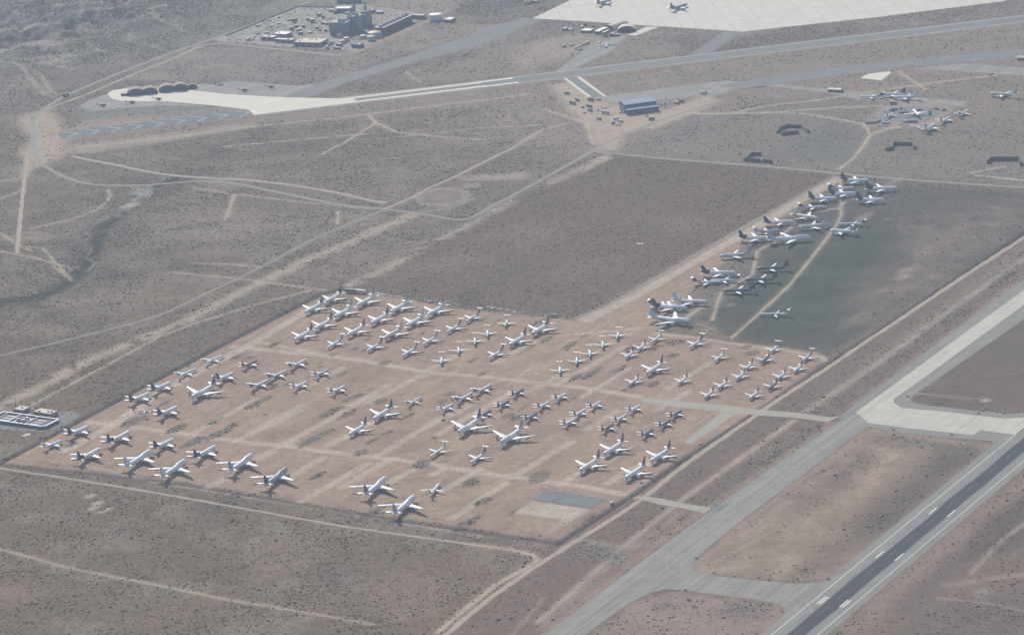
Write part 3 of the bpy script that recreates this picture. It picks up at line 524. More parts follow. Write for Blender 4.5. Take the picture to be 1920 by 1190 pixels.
nt.links.new(mth('DIVIDE', dist, 24.0), cr_.inputs[0])
n3 = nt.nodes.new("ShaderNodeTexNoise"); n3.inputs["Scale"].default_value = .05; n3.inputs["Detail"].default_value = 8; nt.links.new(ge.outputs["Position"], n3.inputs["Vector"])
v = nt.nodes.new("ShaderNodeVectorMath"); v.operation = 'SCALE'; nt.links.new(cr_.outputs[0], v.inputs[0]); nt.links.new(mth('ADD', mth('MULTIPLY', n3.outputs["Fac"], .3), mth('MULTIPLY', nz.outputs["Fac"], .3)), v.inputs["Scale"])
v.inputs["Scale"].default_value = 1; mm = mth('ADD', mth('ADD', mth('MULTIPLY', n3.outputs["Fac"], .4), mth('MULTIPLY', nz.outputs["Fac"], .3)), .65); nt.links.new(mm, v.inputs["Scale"]); nt.links.new(v.outputs[0], bs.inputs["Base Color"])
hw = wd_/2
sheet("runway", rect2(S0, S1, -hw-.6, hw+.6), .24, rm, True)
lsh = (G(1861,834)-mid0).dot(adn); rsh = (G(1730,1039)-mid0).dot(adn)
sheet("runway_shoulder", rect2(S0, S1, min(lsh, -hw-4), rsh), .14, M_SHO, True)
for sg in (-1, 1): sheet("runway_marking", rect2(S0, S1, sg*hw-.5, sg*hw+.5), .30, M_WHITE, True)
s_ref = (G(1280+1150/2.975, 790+745/2.975)-mid0).dot(ad)
for k in range(-12, 40):
    s = s_ref+k*60.96
    if S0 < s < S1-60: sheet("runway_marking", rect2(s-18.3, s+18.3, -.45, .45), .30, M_CLINE, True)
s1 = (G(1280+1092/2.975, 790+740/2.975)-mid0).dot(ad)
for s, nn in ((s1, 1), (s1+152.4, 1), (s1-152.4, 2), (s1-304.8, 2)):
    for sg in (-1, 1):
        for j in range(nn):
            o = sg*(11.9+j*3.4); sheet("runway_marking", rect2(s-11.5, s+11.5, o-.95, o+.95), .30, M_WHITE, True)
# parallel taxiway, connector and the cream concrete
sheet("taxiway", [(960,1240),(1022,1190),(1150,1092),(1280,995),(1420,895),(1576,788),(1606,773),(1640,790),(1629,799),(1590,826),(1482,908),(1400,968),(1330,1025),(1303,1050),(1297,1062),(1302,1070),(1330,1077),(1380,1083),(1441,1089),(1495,1094),(1535,1091),(1566,1081),(1590,1067),
                  (1545,1110),(1480,1165),(1420,1215),(1428,1190),(1462,1162),(1474,1147),(1470,1137),(1458,1130),(1414,1123),(1340,1114),(1280,1106),(1248,1104),(1220,1111),(1180,1130),(1110,1180),(1040,1240)], .19, M_ASPH)
sheet("taxiway_shoulder", [(1576,779),(1640,731),(1831,589),(1935,512),(1935,585),(1904,610),(1719,736),(1705,746),(1708,752),(1721,757),(1813,768),(1888,776),(1935,772),(1935,830),(1862,834),(1860,826),(1804,822),(1672,809),(1630,800),(1606,775)], .15, M_SHO)
sheet("taxiway", [(1605,772.5),(1700,703),(1858,588),(1935,533),(1935,560),(1895,590),(1710,724),(1680,744),(1676,749),(1676,755),(1691,764),(1785,773),(1879,784),(1935,781),(1935,792),(1905,815),(1839,806),(1826,815),(1710,803),(1629,793)], .24, M_CONC)
sheet("taxiway", [(1191,933),(1206,929),(1240,934),(1280,943),(1334,951),(1322,962),(1280,952),(1240,946)], .13, M_LINK)
sheet("taxiway", [(1200,752),(1206,745),(1266,751),(1357,759),(1417,767),(1493,773),(1558,782),(1576,779),(1552,791),(1493,783),(1417,778),(1375,776),(1340,770),(1266,763)], .13, M_LINK)
sheet("taxiway_patch", [(1571,783),(1598,772),(1605,774),(1580,789)], .27, M_ASPH_D); sheet("taxiway_patch", [(1332,950),(1366,944),(1350,957),(1335,962)], .27, M_ASPH_D)
sheet("concrete_strip", [(1355,770),(1378,778),(1310,823),(1296,832),(1282,829),(1300,815)], .12, M_LINK)
sheet("asphalt_pad", [(1021.6,917.6),(1140,935),(1126,942),(1112,952),(1085,950),(1001,938)], .12, streak_mat("oily_pad", (.15,.165,.165), .9, .06, mottle=.25, mscale=.06))
# painted taxiway lines
for p, wd, m in [([(1020,1220),(1150,1118),(1285,1012),(1450,895),(1610,785)], .6, M_FADED), ([(1050,1215),(1150,1135),(1215,1082),(1330,990)], .5, M_FADED), ([(1005,1205),(1140,1100),(1290,990),(1440,887),(1595,777)], .5, M_FADED),
    ([(1330,990),(1280,1026),(1255,1043),(1249,1056),(1256,1070),(1285,1082),(1345,1094),(1418,1104),(1470,1112),(1510,1125),(1522,1148)], .6, M_FADED), ([(1400,962),(1300,1035),(1279,1048),(1277,1060),(1290,1072),(1330,1079)], .5, M_FADED),
    ([(1419,1106),(1452,1111),(1485,1125),(1494,1138),(1492,1148)], .6, M_FADED), ([(1235,1096),(1290,1098),(1400,1113)], .5, M_FADED)]:
    ribbon("taxiway_line", p, wd, .31, m)
ribbon("hold_line", [(1404,1119),(1440,1090)], 1.6, .33, M_REDL); ribbon("hold_line", [(1790,811),(1833,779)], 1.4, .33, M_REDL)
# slab debris: clear strips under the dirt roads too
# ------------------------------------------------------------------ scrub bushes: one mesh of small clumps, each a real squat bush
rng = np.random.default_rng(11)
t = (1+5**0.5)/2
ico = np.array([(-1,t,0),(1,t,0),(-1,-t,0),(1,-t,0),(0,-1,t),(0,1,t),(0,-1,-t),(0,1,-t),(t,0,-1),(t,0,1),(-t,0,-1),(-t,0,1)])/math.hypot(1, t)
icf = np.array([(0,11,5),(0,5,1),(0,1,7),(0,7,10),(0,10,11),(1,5,9),(5,11,4),(11,10,2),(10,7,6),(7,1,8),(3,9,4),(3,4,2),(3,2,6),(3,6,8),(3,8,9),(4,9,5),(2,4,11),(6,2,10),(8,6,7),(9,8,1)])
NB = 1500000; bx = rng.uniform(-1150, 1150, NB); by = rng.uniform(-1420, 2700, NB)
ii = np.clip(((bx-xs[0])/(xs[1]-xs[0])).astype(int), 0, NX-1); jj = np.clip(np.searchsorted(ys, by), 0, NY-1)
for P_ in SHEETS:      # nothing grows on the paving
    sl = window(P_, 4); x_, y_ = X[sl], Y[sl]
    if x_.size: scr[sl] = np.where(inside(x_, y_, P_) | (seg_dist(x_, y_, P_, True) < 4), 0, scr[sl])
clump = np.clip((fbm(bx, by, 60, 83, 5)-0.30)*3.2, 0.22, 1.35)
dens = scr[jj, ii]*clump*0.34*np.where(scr[jj, ii] < 0.2, 0.1, 1); keep = rng.uniform(0, 1, NB) < dens
lim = np.abs(bx) < (by+OY)*0.155+60; keep &= lim
bx, by, jj, ii = bx[keep], by[keep], jj[keep], ii[keep]; nbz = len(bx); print("bushes", nbz)
r = (0.45+1.15*rng.uniform(0, 1, nbz)**2.0)*(1+0.5*(rng.uniform(0, 1, nbz) > 0.93)); hgt = r*rng.uniform(0.32, 0.62, nbz); rot = rng.uniform(0, 6.28, nbz)
jit = 1+rng.uniform(-0.28, 0.28, (nbz, 12)); lx, ly, lz = [ico[None, :, k]*jit for k in range(3)]
vx = bx[:, None]+(lx*np.cos(rot)[:, None]-ly*np.sin(rot)[:, None])*r[:, None]; vy = by[:, None]+(lx*np.sin(rot)[:, None]+ly*np.cos(rot)[:, None])*r[:, None]
vz = H[jj, ii][:, None]+(lz*0.75+0.45)*hgt[:, None]
me = bpy.data.meshes.new("desert_scrub"); V = np.stack([vx, vy, vz], 2).reshape(-1, 3); Fc = (icf[None]+12*np.arange(nbz)[:, None, None]).reshape(-1)
me.vertices.add(len(V)); me.vertices.foreach_set("co", V.ravel().astype(np.float32)); me.loops.add(len(Fc)); me.loops.foreach_set("vertex_index", Fc.astype(np.int32))
npz = len(Fc)//3; me.polygons.add(npz); me.polygons.foreach_set("loop_start", np.arange(0, npz*3, 3, dtype=np.int32)); me.polygons.foreach_set("loop_total", np.full(npz, 3, np.int32)); me.update(calc_edges=True)
me.materials.append(mat("creosote_leaf", (0.155,0.124,0.088), 0.9, 0.3, 0.05, spec=0.1))
kind(tag(link("desert_scrub", me), "low grey green creosote scrub dotting the open desert floor", "scrub"), 'stuff')
# ------------------------------------------------------------------ aircraft
def skin(mb, secs, closed=True):
    n = len(secs[0]); vs = [p for s in secs for p in s]; fs = []
    for i in range(len(secs)-1):
        for k in range(n): a, b = i*n+k, i*n+(k+1) % n; fs.append((a, b, b+n, a+n))
    fs += [tuple(reversed(range(n))), tuple(range((len(secs)-1)*n, len(secs)*n))]; mb.add(vs, fs)
AF = [(0,0), (.06,.42), (.25,.62), (.55,.5), (1,.02), (.6,-.22), (.25,-.38), (.06,-.3)]
def wsec(x, y, z, c, t): return [(x-u*c, y, z+v*t) for u, v in AF]
def fsec(x, z, c, t): return [(x-u*c, v*t*.9 if v > 0 else v*t*1.2, z) for u, v in AF]
def fuselage(L, Rr, zc, hump=0, blunt=1.0):
    st = [(0,.03,-.30), (.008,.26,-.26), (.02,.46,-.20), (.038,.68,-.12), (.06,.85,-.06), (.09,.96,-.02), (.13,1,0), (.20,1,0), (.30,1,0), (.36,1,0), (.42,1,0), (.52,1,0), (.62,1,0), (.70,.96,.04), (.78,.83,.15), (.86,.62,.30), (.93,.40,.43), (.98,.22,.50), (1,.08,.52)]
    n = 16; vs = []
    for t, r, dz in st:
        hf = 0
        if hump: hf = .42*min(1, max(0, (t-.012)/.05))*min(1, max(0, (.40-t)/.10))
        for k in range(n):
            a = 2*math.pi*k/n; y = r*Rr*math.sin(a); z = r*Rr*math.cos(a)
            if z > 0: z *= 1+hf; y *= (1-.18*hf)
            vs.append((L/2-t*L, y, zc+dz*Rr+z))
    fs = [(i*n+k, (i+1)*n+k, (i+1)*n+(k+1) % n, i*n+(k+1) % n) for i in range(len(st)-1) for k in range(n)]
    fs += [tuple(range(n)), tuple(reversed(range((len(st)-1)*n, len(st)*n)))]
    return vs, fs
# length, radius, centre height, span, wing x (LE root, fraction from nose), root chord, tip chord, sweep, dihedral, fin: height/root/tip/sweep, tailplane span, T-tail?, wing engines [(y frac, len, r)], rear engines, tail engine
T = {
 'jumbo_jet': dict(L=70, R=3.3, zc=5.6, span=62, wx=.285, rc=15.5, tc=4.0, sw=.72, di=.10, fh=10.8, fr=13, ft=4.5, fs=9.5, ts=22, tt=0, we=[(.38,6.2,1.35),(.69,6.2,1.35)], re=0, te=0, hump=1),
 'trijet_airliner': dict(L=54, R=3.0, zc=5.0, span=49, wx=.34, rc=13, tc=3.2, sw=.62, di=.10, fh=9.6, fr=9.5, ft=3.6, fs=6.5, ts=21.5, tt=0, we=[(.33,6.4,1.5)], re=0, te=1),
 'widebody_airliner': dict(L=53, R=2.8, zc=4.9, span=45.5, wx=.34, rc=11.5, tc=3.0, sw=.55, di=.10, fh=9.2, fr=9.5, ft=3.4, fs=7.0, ts=17, tt=0, we=[(.35,6.0,1.45)], re=0, te=0),
 'short_widebody_airliner': dict(L=45, R=2.8, zc=4.9, span=43.5, wx=.31, rc=11, tc=2.8, sw=.55, di=.11, fh=9.2, fr=9.5, ft=3.4, fs=6.8, ts=16.5, tt=0, we=[(.36,6.0,1.45)], re=0, te=0),
 'narrow_body_airliner': dict(L=37, R=1.95, zc=3.7, span=34, wx=.35, rc=7.5, tc=1.7, sw=.46, di=.10, fh=6.6, fr=6.5, ft=2.2, fs=4.6, ts=12.4, tt=0, we=[(.34,4.4,1.05)], re=0, te=0),
 'small_twinjet_airliner': dict(L=31.5, R=1.9, zc=3.3, span=29, wx=.35, rc=7.0, tc=1.7, sw=.44, di=.11, fh=6.6, fr=6.0, ft=2.0, fs=4.6, ts=12.4, tt=0, we=[(.34,4.2,1.0)], re=0, te=0),
 'three_engine_narrow_jet': dict(L=44, R=1.95, zc=3.5, span=33, wx=.38, rc=8.5, tc=2.2, sw=.56, di=.07, fh=5.9, fr=8.0, ft=4.8, fs=5.8, ts=10.9, tt=1, we=[], re=1, te=2),
 't_tail_twinjet': dict(L=43, R=1.7, zc=3.2, span=32.5, wx=.46, rc=6.5, tc=1.6, sw=.44, di=.07, fh=5.2, fr=6.0, ft=4.0, fs=4.2, ts=12.2, tt=1, we=[], re=1, te=0),
 'short_t_tail_jet': dict(L=36, R=1.7, zc=3.2, span=28.5, wx=.42, rc=6.0, tc=1.5, sw=.42, di=.07, fh=5.2, fr=5.8, ft=3.9, fs=4.0, ts=11.3, tt=1, we=[], re=1, te=0),
}
MESH = {}
def parts_of(kind_):
    """list of (part name, mesh, material slot) for one type; built once, shared by every copy"""
    if kind_ in MESH: return MESH[kind_]
    p = T[kind_]; L, Rr, zc = p['L'], p['R'], p['zc']; out = []; top = zc+Rr
    def put(name, mb, slot, smooth=True): out.append((name, mesh_from(name, mb.v, mb.f, None, smooth), slot))
    vs, fs = fuselage(L, Rr, zc, p.get('hump', 0)); fm = MB(); fm.add(vs, fs)
    fm.lathe([(-.13*L, .2*Rr), (-.10*L, .5*Rr), (-.05*L, .66*Rr), (.05*L, .70*Rr), (.10*L, .5*Rr), (.13*L, .2*Rr)], (L/2-(p['wx']+.13)*L, 0, zc-.55*Rr), 'x', 10)   # wing box fairing
    put('fuselage', fm, 'body')
    hs = p['span']/2; x0 = L/2-p['wx']*L; zw = zc-.58*Rr
    for s in (1, -1):
        m = MB(); secs = []
        for f in (.0, .38, .7, 1.0):
            y = Rr*.5+(hs-Rr*.5)*f; c = p['rc']*(1-f*1.55)+.0 if f < .38 else None
            c = p['rc']*1.05 if f == 0 else p['rc']*.58+p['tc']*.14 if f == .38 else (p['rc']*.58+p['tc']*.14)*.48+p['tc']*.52 if f == .7 else p['tc']
            secs.append(wsec(x0-p['sw']*(y-Rr*.5), s*y, zw+p['di']*(y-Rr*.5), c, p['rc']*.115*(1-.72*f)))
        if s < 0: secs = [list(reversed(q)) for q in secs]
        else: pass
        skin(m, secs[::-1]); put('wing', m, 'wing')
    m = MB(); xf = -L/2+p['fr']*1.25; zt = zc+Rr*.88
    secs = [fsec(xf+p['fs']*.10, zt-1.2, p['fr']*1.05, .9), fsec(xf, zt, p['fr'], .8), fsec(xf-p['fs']*.5, zt+p['fh']*.5, (p['fr']+p['ft'])/2, .6), fsec(xf-p['fs'], zt+p['fh'], p['ft'], .4)]
    skin(m, secs)
    put('tail_fin', m, 'fin')
    th = p['ts']/2; zt2 = (zt+p['fh']+.05) if p['tt'] else zc+.45*Rr; xt = (xf-p['fs']+.3) if p['tt'] else -L/2+p['fr']*.98; rc = p['fr']*(.62 if p['tt'] else .72)
    for s in (1, -1):
        m = MB(); y0 = 0.0 if p['tt'] else Rr*.25; secs = [wsec(xt-.62*(y-y0), s*y, zt2+(-.03 if p['tt'] else .09)*(y-y0), c, c*.09) for y, c in ((y0, rc), ((y0+th)/2, rc*.7), (th, rc*.38))]
        if s < 0: secs = [list(reversed(q)) for q in secs]
        skin(m, secs[::-1]); put('tailplane', m, 'wing')
    def nacelle(c, l, r, pyl):
        m = MB(); m.lathe([(l*.42, r*.72), (l*.5, r*.86), (l*.46, r), (0, r*1.04), (-l*.3, r*.8), (-l*.34, r*.5), (-l*.55, r*.42), (-l*.62, r*.12)], c, 'x', 12)
        if pyl: m.box((c[0]-l*.35, c[1], c[2]+r*1.15), (l*.95, .35, r*1.0))
        return m
    for yf, l, r in p['we']:
        for s in (1, -1):
            y = hs*yf; xl = x0-p['sw']*(y-Rr*.5); z = zw+p['di']*(y-Rr*.5)-r*1.35
            put('engine', nacelle((xl+l*.28, s*y, max(z, r*1.15)), l, r, 1), 'engine')
    if p['re']:
        for s in (1, -1):
            m = nacelle((-L/2+L*.20, s*(Rr*1.0+1.0), zc+.35*Rr), 5.6, .8, 0); m.box((-L/2+L*.20, s*(Rr*.8+.3), zc+.35*Rr), (2.6, 1.4, .3)); put('engine', m, 'engine')
    if p['te'] == 1:
        m = nacelle((xf-p['fr']*.45, 0, zt+p['fh']*.13), p['fr']*1.45, 1.45, 0); put('tail_engine', m, 'body2')
    if p['te'] == 2:
        m = nacelle((xf+.6, 0, zt+.35), 5.5, .95, 0); put('tail_engine', m, 'fin')
    wr = .62 if Rr > 2.5 else .48
    def gear(x, y, n):
        m = MB(); m.bar((x, y, zc-Rr*.7), (x, y, wr), .16)
        for dx in ((-1.2*wr, 1.2*wr) if n > 2 else (0,)):
            for dy in (-.45, .45): m.lathe([(-.17, wr*.8), (-.12, wr), (.12, wr), (.17, wr*.8)], (x+dx, y+dy, wr+.0), 'y', 10)
        return m
    put('nose_gear', gear(L/2-L*(.10 if Rr > 2.5 else .09), 0, 2), 'rubber', False)
    xm = x0-p['rc']*.75
    for s in (1, -1): put('main_gear', gear(xm, s*Rr*1.45, 4 if Rr > 2.5 else 2), 'rubber', False)
    m = MB(); hz_ = .42 if p.get('hump') else 0
    for s in (1, -1):
        pts = []
        for t_, r_, dz in ((.030, .585, -.155), (.052, .80, -.082)):
            for a in (.25, .62, 1.0):
                hf = .42*min(1, max(0, (t_-.012)/.05)) if p.get('hump') else 0
                pts.append((L/2-t_*L+.04, s*r_*Rr*math.sin(a)*1.03*(1-.18*hf), zc+dz*Rr+r_*Rr*math.cos(a)*1.03*(1+hf)))
        m.add(pts, [(0,1,4,3), (1,2,5,4)] if s < 0 else [(3,4,1,0), (4,5,2,1)])
    put('cockpit_window', m, 'glass', False)
    for _, me_, _s in out: pass
    MESH[kind_] = out; return out
# paint
def livery(name, base, aft=None, aft_at=.0, nose=None, nose_at=1.1, belly=None, belly_at=-.1, top=None, top_at=1.1, win=True):
    m = bpy.data.materials.new(name); m.use_nodes = True; nt = m.node_tree; b = nt.nodes["Principled BSDF"]
    b.inputs["Roughness"].default_value = .38; b.inputs["Specular IOR Level"].default_value = .4
    tc = nt.nodes.new("ShaderNodeTexCoord"); sx = nt.nodes.new("ShaderNodeSeparateXYZ"); nt.links.new(tc.outputs["Generated"], sx.inputs[0])
    def M(op, a, c_):
        n = nt.nodes.new("ShaderNodeMath"); n.operation = op
        for i, q in enumerate((a, c_)):
            if isinstance(q, (int, float)): n.inputs[i].default_value = q
            else: nt.links.new(q, n.inputs[i])
        return n.outputs[0]
    nz = nt.nodes.new("ShaderNodeTexNoise"); nz.inputs["Scale"].default_value = .35; nz.inputs["Detail"].default_value = 6; nt.links.new(tc.outputs["Object"], nz.inputs["Vector"])
    cur = nt.nodes.new("ShaderNodeRGB"); cur.outputs[0].default_value = (*base, 1); cur = cur.outputs[0]
    def over(mask, c_):
        nonlocal cur
        x = nt.nodes.new("ShaderNodeMix"); x.data_type = 'RGBA'; nt.links.new(mask, x.inputs["Factor"]); nt.links.new(cur, x.inputs["A"]); x.inputs["B"].default_value = (*c_, 1); cur = x.outputs["Result"]
    if belly: over(M('LESS_THAN', sx.outputs[2], belly_at), belly)
    if top: over(M('GREATER_THAN', sx.outputs[2], top_at), top)
    if win: over(M('MULTIPLY', M('MULTIPLY', M('LESS_THAN', M('ABSOLUTE', M('SUBTRACT', sx.outputs[2], .60), 0), .028), M('LESS_THAN', M('ABSOLUTE', M('SUBTRACT', sx.outputs[0], .53), 0), .37)), M('LESS_THAN', M('FRACT', M('MULTIPLY', sx.outputs[0], 45), 0), .5)), (.10,.11,.13))
    if aft: over(M('LESS_THAN', M('ADD', sx.outputs[0], M('MULTIPLY', sx.outputs[2], -.10)), aft_at-.06), aft)
    if nose: over(M('GREATER_THAN', sx.outputs[0], nose_at), nose)
    s = nt.nodes.new("ShaderNodeVectorMath"); s.operation = 'SCALE'; nt.links.new(cur, s.inputs[0]); nt.links.new(M('ADD', M('MULTIPLY', nz.outputs["Fac"], .22), .88), s.inputs["Scale"]); nt.links.new(s.outputs[0], b.inputs["Base Color"])
    return m
WH = (.86,.86,.84); GR = (.40,.42,.43); NV = (.035,.045,.085); PU = (.075,.04,.10); RD = (.28,.045,.05); MA = (.13,.04,.06); TE = (.13,.40,.43); CH = (.13,.145,.165)
B_ = {'white': livery("white_paintwork", WH), 'cream': livery("aged_white_paintwork", (.68,.66,.58)), 'purpletail': livery("purple_tail_paintwork", WH, PU, .24), 'navytail': livery("navy_tail_paintwork", WH, NV, .24),
      'greybelly': livery("grey_belly_paintwork", WH, belly=(.36,.38,.40), belly_at=.50), 'grey': livery("silver_grey_paintwork", GR), 'dark': livery("charcoal_paintwork", CH, belly=(.25,.27,.30), belly_at=.3),
      'red': livery("red_top_paintwork", (.60,.58,.56), top=RD, top_at=.55), 'teal': livery("teal_nose_paintwork", WH, nose=TE, nose_at=.60, belly=TE, belly_at=.42), 'marked': livery("patched_paintwork", WH, top=None, nose=(.50,.46,.46), nose_at=.95)}
Fn = {k: mat(k+"_fin_paint", c, .4, .12, .3) for k, c in dict(white=(.70,.70,.69), grey=(.33,.37,.41), navy=NV, purple=PU, red=RD, maroon=MA, teal=(.25,.45,.48), charcoal=CH, silver=(.48,.50,.51), tan=(.5,.45,.38)).items()}
M_WING = mat("wing_paint", (.86,.86,.84), .45, .08, .25); M_WGREY = mat("wing_grey_paint", (.52,.53,.53), .45, .10, .25)
M_ENG = mat("nacelle_paint", (.66,.66,.64), .35, .1, .5); M_ENGD = mat("dark_nacelle_paint", (.12,.11,.15), .4, .1, .5); M_RUB = mat("landing_gear_metal", (.08,.08,.08), .8); M_GLS = mat("cockpit_glass", (.03,.04,.05), .15)
BINFO = {'white':'white','cream':'cream white','purpletail':'white and purple','navytail':'white and navy','greybelly':'white grey bellied','grey':'silver grey','dark':'charcoal grey','red':'red topped','teal':'white teal nosed','marked':'white'}
KINFO = {'jumbo_jet':'four engine jumbo','trijet_airliner':'wide trijet','widebody_airliner':'wide twinjet','short_widebody_airliner':'short wide twinjet','narrow_body_airliner':'narrow twinjet','small_twinjet_airliner':'small twinjet','three_engine_narrow_jet':'T-tail trijet','t_tail_twinjet':'long T-tail jet','short_t_tail_jet':'short T-tail jet'}
SK = dict(J='jumbo_jet', D='trijet_airliner', A='widebody_airliner', B='short_widebody_airliner', N='narrow_body_airliner', S='small_twinjet_airliner', T='three_engine_narrow_jet', M='t_tail_twinjet', Q='short_t_tail_jet')
PLANES = []
def place(k, nx, ny, hd, body, fin, where, eng=True, scale=1.0, wing=None, missing=()):
    kind_ = SK[k]; p = T[kind_]; hz_ = p['zc']-.3*p['R']; n = G(nx, ny, hz_*scale); h = math.radians(hd); d = Vector((math.cos(h), math.sin(h), 0))
    o = n - d*p['L']/2*scale; r = empty(kind_, (o.x, o.y, .10), h)
    if scale != 1: r.scale = (scale,)*3
    lab = f"{BINFO[body]} {KINFO[kind_]}, {fin} fin, {where}"
    tag(r, lab, 'airliner', {'J':'stored jumbo jets','D':'stored wide trijets','A':'stored wide twinjets','B':'stored wide twinjets','N':'stored narrow twinjets','S':'stored small twinjets','T':'stored T-tail jets','M':'stored T-tail jets','Q':'stored T-tail jets'}[k])
    PLANES.append(r); sm = dict(body=B_[body], fin=Fn[fin], wing=wing or M_WING, engine=M_ENG if body != 'dark' else M_ENGD, body2=Fn[fin] if fin in ('purple','navy','charcoal') else B_[body], rubber=M_RUB, glass=M_GLS)
    wings = []
    for name, me_, slot in parts_of(kind_):
        if name == 'engine' and not eng: continue
        if name in missing: continue
        if len(me_.materials) == 0: me_.materials.append(None)
        c = bpy.data.objects.new(name, me_); C.objects.link(c); c.parent = r
        if name == 'wing': wings.append(c)
        if name == 'engine' and p['we']: c.parent = wings[0 if me_.vertices[0].co.y > 0 else 1]      # slung under its wing
        c.material_slots[0].link = 'OBJECT'; c.material_slots[0].material = sm[slot]
    return r
# each line: type, nose pixel, heading, fuselage, fin, where it stands
U_, D_ = 58, 240
rows = [
 # front left block, noses away from the camera
 ('B',167.6,799.6,55,'purpletail','purple',"alone nearest the walled basin"), ('N',117,826,52,'white','white',"leftmost plane, at the yard's lower left corner"),
 ('D',245.5,809.5,59,'purpletail','purple',"second row from bottom, right of the basin one"), ('D',190,841.5,60,'purpletail','purple',"left end of the bottom row"), ('B',327,824,56,'purpletail','purple'," between two purple wide trijets"),
 ('J',286,846,63,'white','white',"leftmost of the bottom row of jumbos",False), ('J',349,864.5,66,'white','white',"nearest the bottom road, second jumbo from left",False), ('D',406,837,60,'purpletail','purple',"behind the middle bottom jumbos"),
 ('J',475,853.5,66,'white','grey',"third jumbo from left in bottom row",False), ('J',539.5,879.5,67,'grey','navy',"right end of the left jumbo group",False),
 ('J',725,897,67,'white','charcoal',"upper of the pair at bottom centre",False), ('J',779,931.5,67,'white','grey',"lowest jumbo, lower of the bottom centre pair",False), ('M',824.5,906.5,73,'white','charcoal',"alone right of the bottom centre jumbos"),
 # left middle
 ('B',281.5,738,54,'purpletail','purple',"second plane up the left fence row"), ('B',322.5,717.5,54,'purpletail','purple',"third plane up the left fence row"), ('B',334,763.5,55,'purpletail','purple',"in front of the debris pile"),
 ('M',369.3,691,54,'white','silver',"fourth up the left fence row"), ('M',419.7,666,54,'white','silver',"uppermost of the left fence row"), ('B',439,699.5,56,'white','navy',"tail to tail with left jumbo",True,.92), ('J',357.5,749.5,243,'white','purple',"left middle, nose towards the camera"),
 ('N',483,676,56,'red','red',"only red one, left middle"), ('T',576.5,674,56,'white','charcoal',"right end of the left middle upper line"), ('T',539.5,694.5,54,'greybelly','charcoal',"centre of the left middle line"), ('T',506,712.5,54,'greybelly','charcoal',"lower left of its line of three"),
 ('N',617.5,692.5,57,'cream','silver',"upper of three pale twins, left middle"), ('N',577.5,715.5,57,'white','silver',"middle of three pale twins, left middle"), ('N',648,723.5,57,'white','grey',"lowest right of three pale twins"),
 # upper left block, noses towards the camera
 ('A',607,569,D_,'white','navy',"topmost by the grey trailer"), ('A',571,587.5,D_,'white','navy',"at the yard's upper left corner"), ('D',669,574.5,D_,'white','grey',"beside the grey trailers, top row"), ('D',626.5,596,D_,'white','grey',"leftmost of the grey finned trijets"),
 ('D',731.5,586.5,D_,'white','grey',"second of top row left of debris"), ('D',800.5,592.5,D_,'white','grey',"right end of the top row"), ('A',694.5,608,D_,'white','purple',"between four grey finned trijets"), ('D',761,613,D_,'white','silver',"second row, centre of upper left block"),
 ('A',588.5,618.5,D_,'white','maroon',"second from the left end, second line"), ('A',550.5,639,D_,'white','maroon',"leftmost of the upper left block"), ('A',650,630.5,D_,'white','red',"bright red fin, upper left block"), ('D',720.5,635.5,D_,'cream','silver',"lowest trijet of the upper left block"),
 ('T',614,652.5,D_,'white','grey',"left end of the lower T-tail line"), ('T',688,658.5,D_,'white','purple',"second of the lower T-tail line"), ('T',754,668,D_,'white','grey',"third of the lower T-tail line"), ('T',793,646.5,D_,'white','grey',"fourth of the T-tail line climbing right"),
 ('T',837.5,623.5,D_,'white','charcoal',"fifth of the T-tail line climbing right"), ('T',873,603.5,D_,'white','charcoal',"uppermost of the T-tail line climbing right"),
 ('D',997,627.5,D_,'marked','charcoal',"top centre near the field corner"), ('A',954,648.5,D_,'greybelly','purple',"centre, left of the field corner"), ('T',916.5,672.5,D_,'white','charcoal',"below the purple finned centre twin"),
]
for i, (x, y) in enumerate([(108,490),(235,413),(358,345),(452,287),(582,212)]): rows.append(('Q',800+x/3.967,560+y/3.967,(268,268,268,268,262)[i],'teal','white',["lowest","second from bottom","middle","fourth from bottom","topmost"][i]+" of left five"))
for i, (x, y) in enumerate([(992,562),(1113,493),(1215,436),(1308,371),(1414,303)]): rows.append(('Q',800+x/3.967,560+y/3.967,(268,266,268,266,262)[i],'teal','white',["lowest","second from bottom","middle","fourth from bottom","topmost"][i]+" of right five"))
rows += [
 ('S',1172.5,671.5,244,'white','charcoal',"lowest of three right of teal line"), ('S',1195,657,244,'white','charcoal',"middle of three right of teal line"), ('Q',1221,642.5,242,'white','white',"by the big jumbo's wing tip"),
 ('A',1211.5,702,240,'white','red',"alone in the centre right, thin red fin"), ('S',1180,721.5,242,'greybelly','charcoal',"left of two below red finned twin"), ('S',1270.5,720,240,'white','charcoal',"right of two below red finned twin"),
 ('T',1292.5,652.5,240,'white','charcoal',"below the weedy field's path"), ('Q',1339.5,677.5,242,'white','tan',"alone under the weedy field"), ('Q',1441,662.5,242,'white','charcoal',"topmost of the left line by the ditch"),
 ('S',1427,680.5,242,'dark','charcoal',"second from top, left line by ditch"), ('S',1394.5,694,241,'white','charcoal',"third from top, left line by ditch"), ('S',1379.5,711.5,241,'white','charcoal',"fourth from top, left line by ditch"),
 ('S',1346,728.5,241,'greybelly','charcoal',"second from bottom, left line by ditch"), ('S',1320.5,746,241,'greybelly','charcoal',"bottom of the left line by ditch"),
 ('T',1503,678.5,242,'cream','tan',"top right corner of the yard",True,.9), ('S',1488,697.5,242,'white','charcoal',"second of the right line by ditch"), ('S',1456.5,711.5,241,'greybelly','charcoal',"third of the right line by ditch"),
 ('S',1440,730.5,241,'dark','charcoal',"fourth of the right line by ditch"), ('S',1405,748,241,'greybelly','charcoal',"bottom of the right line by ditch"),
]
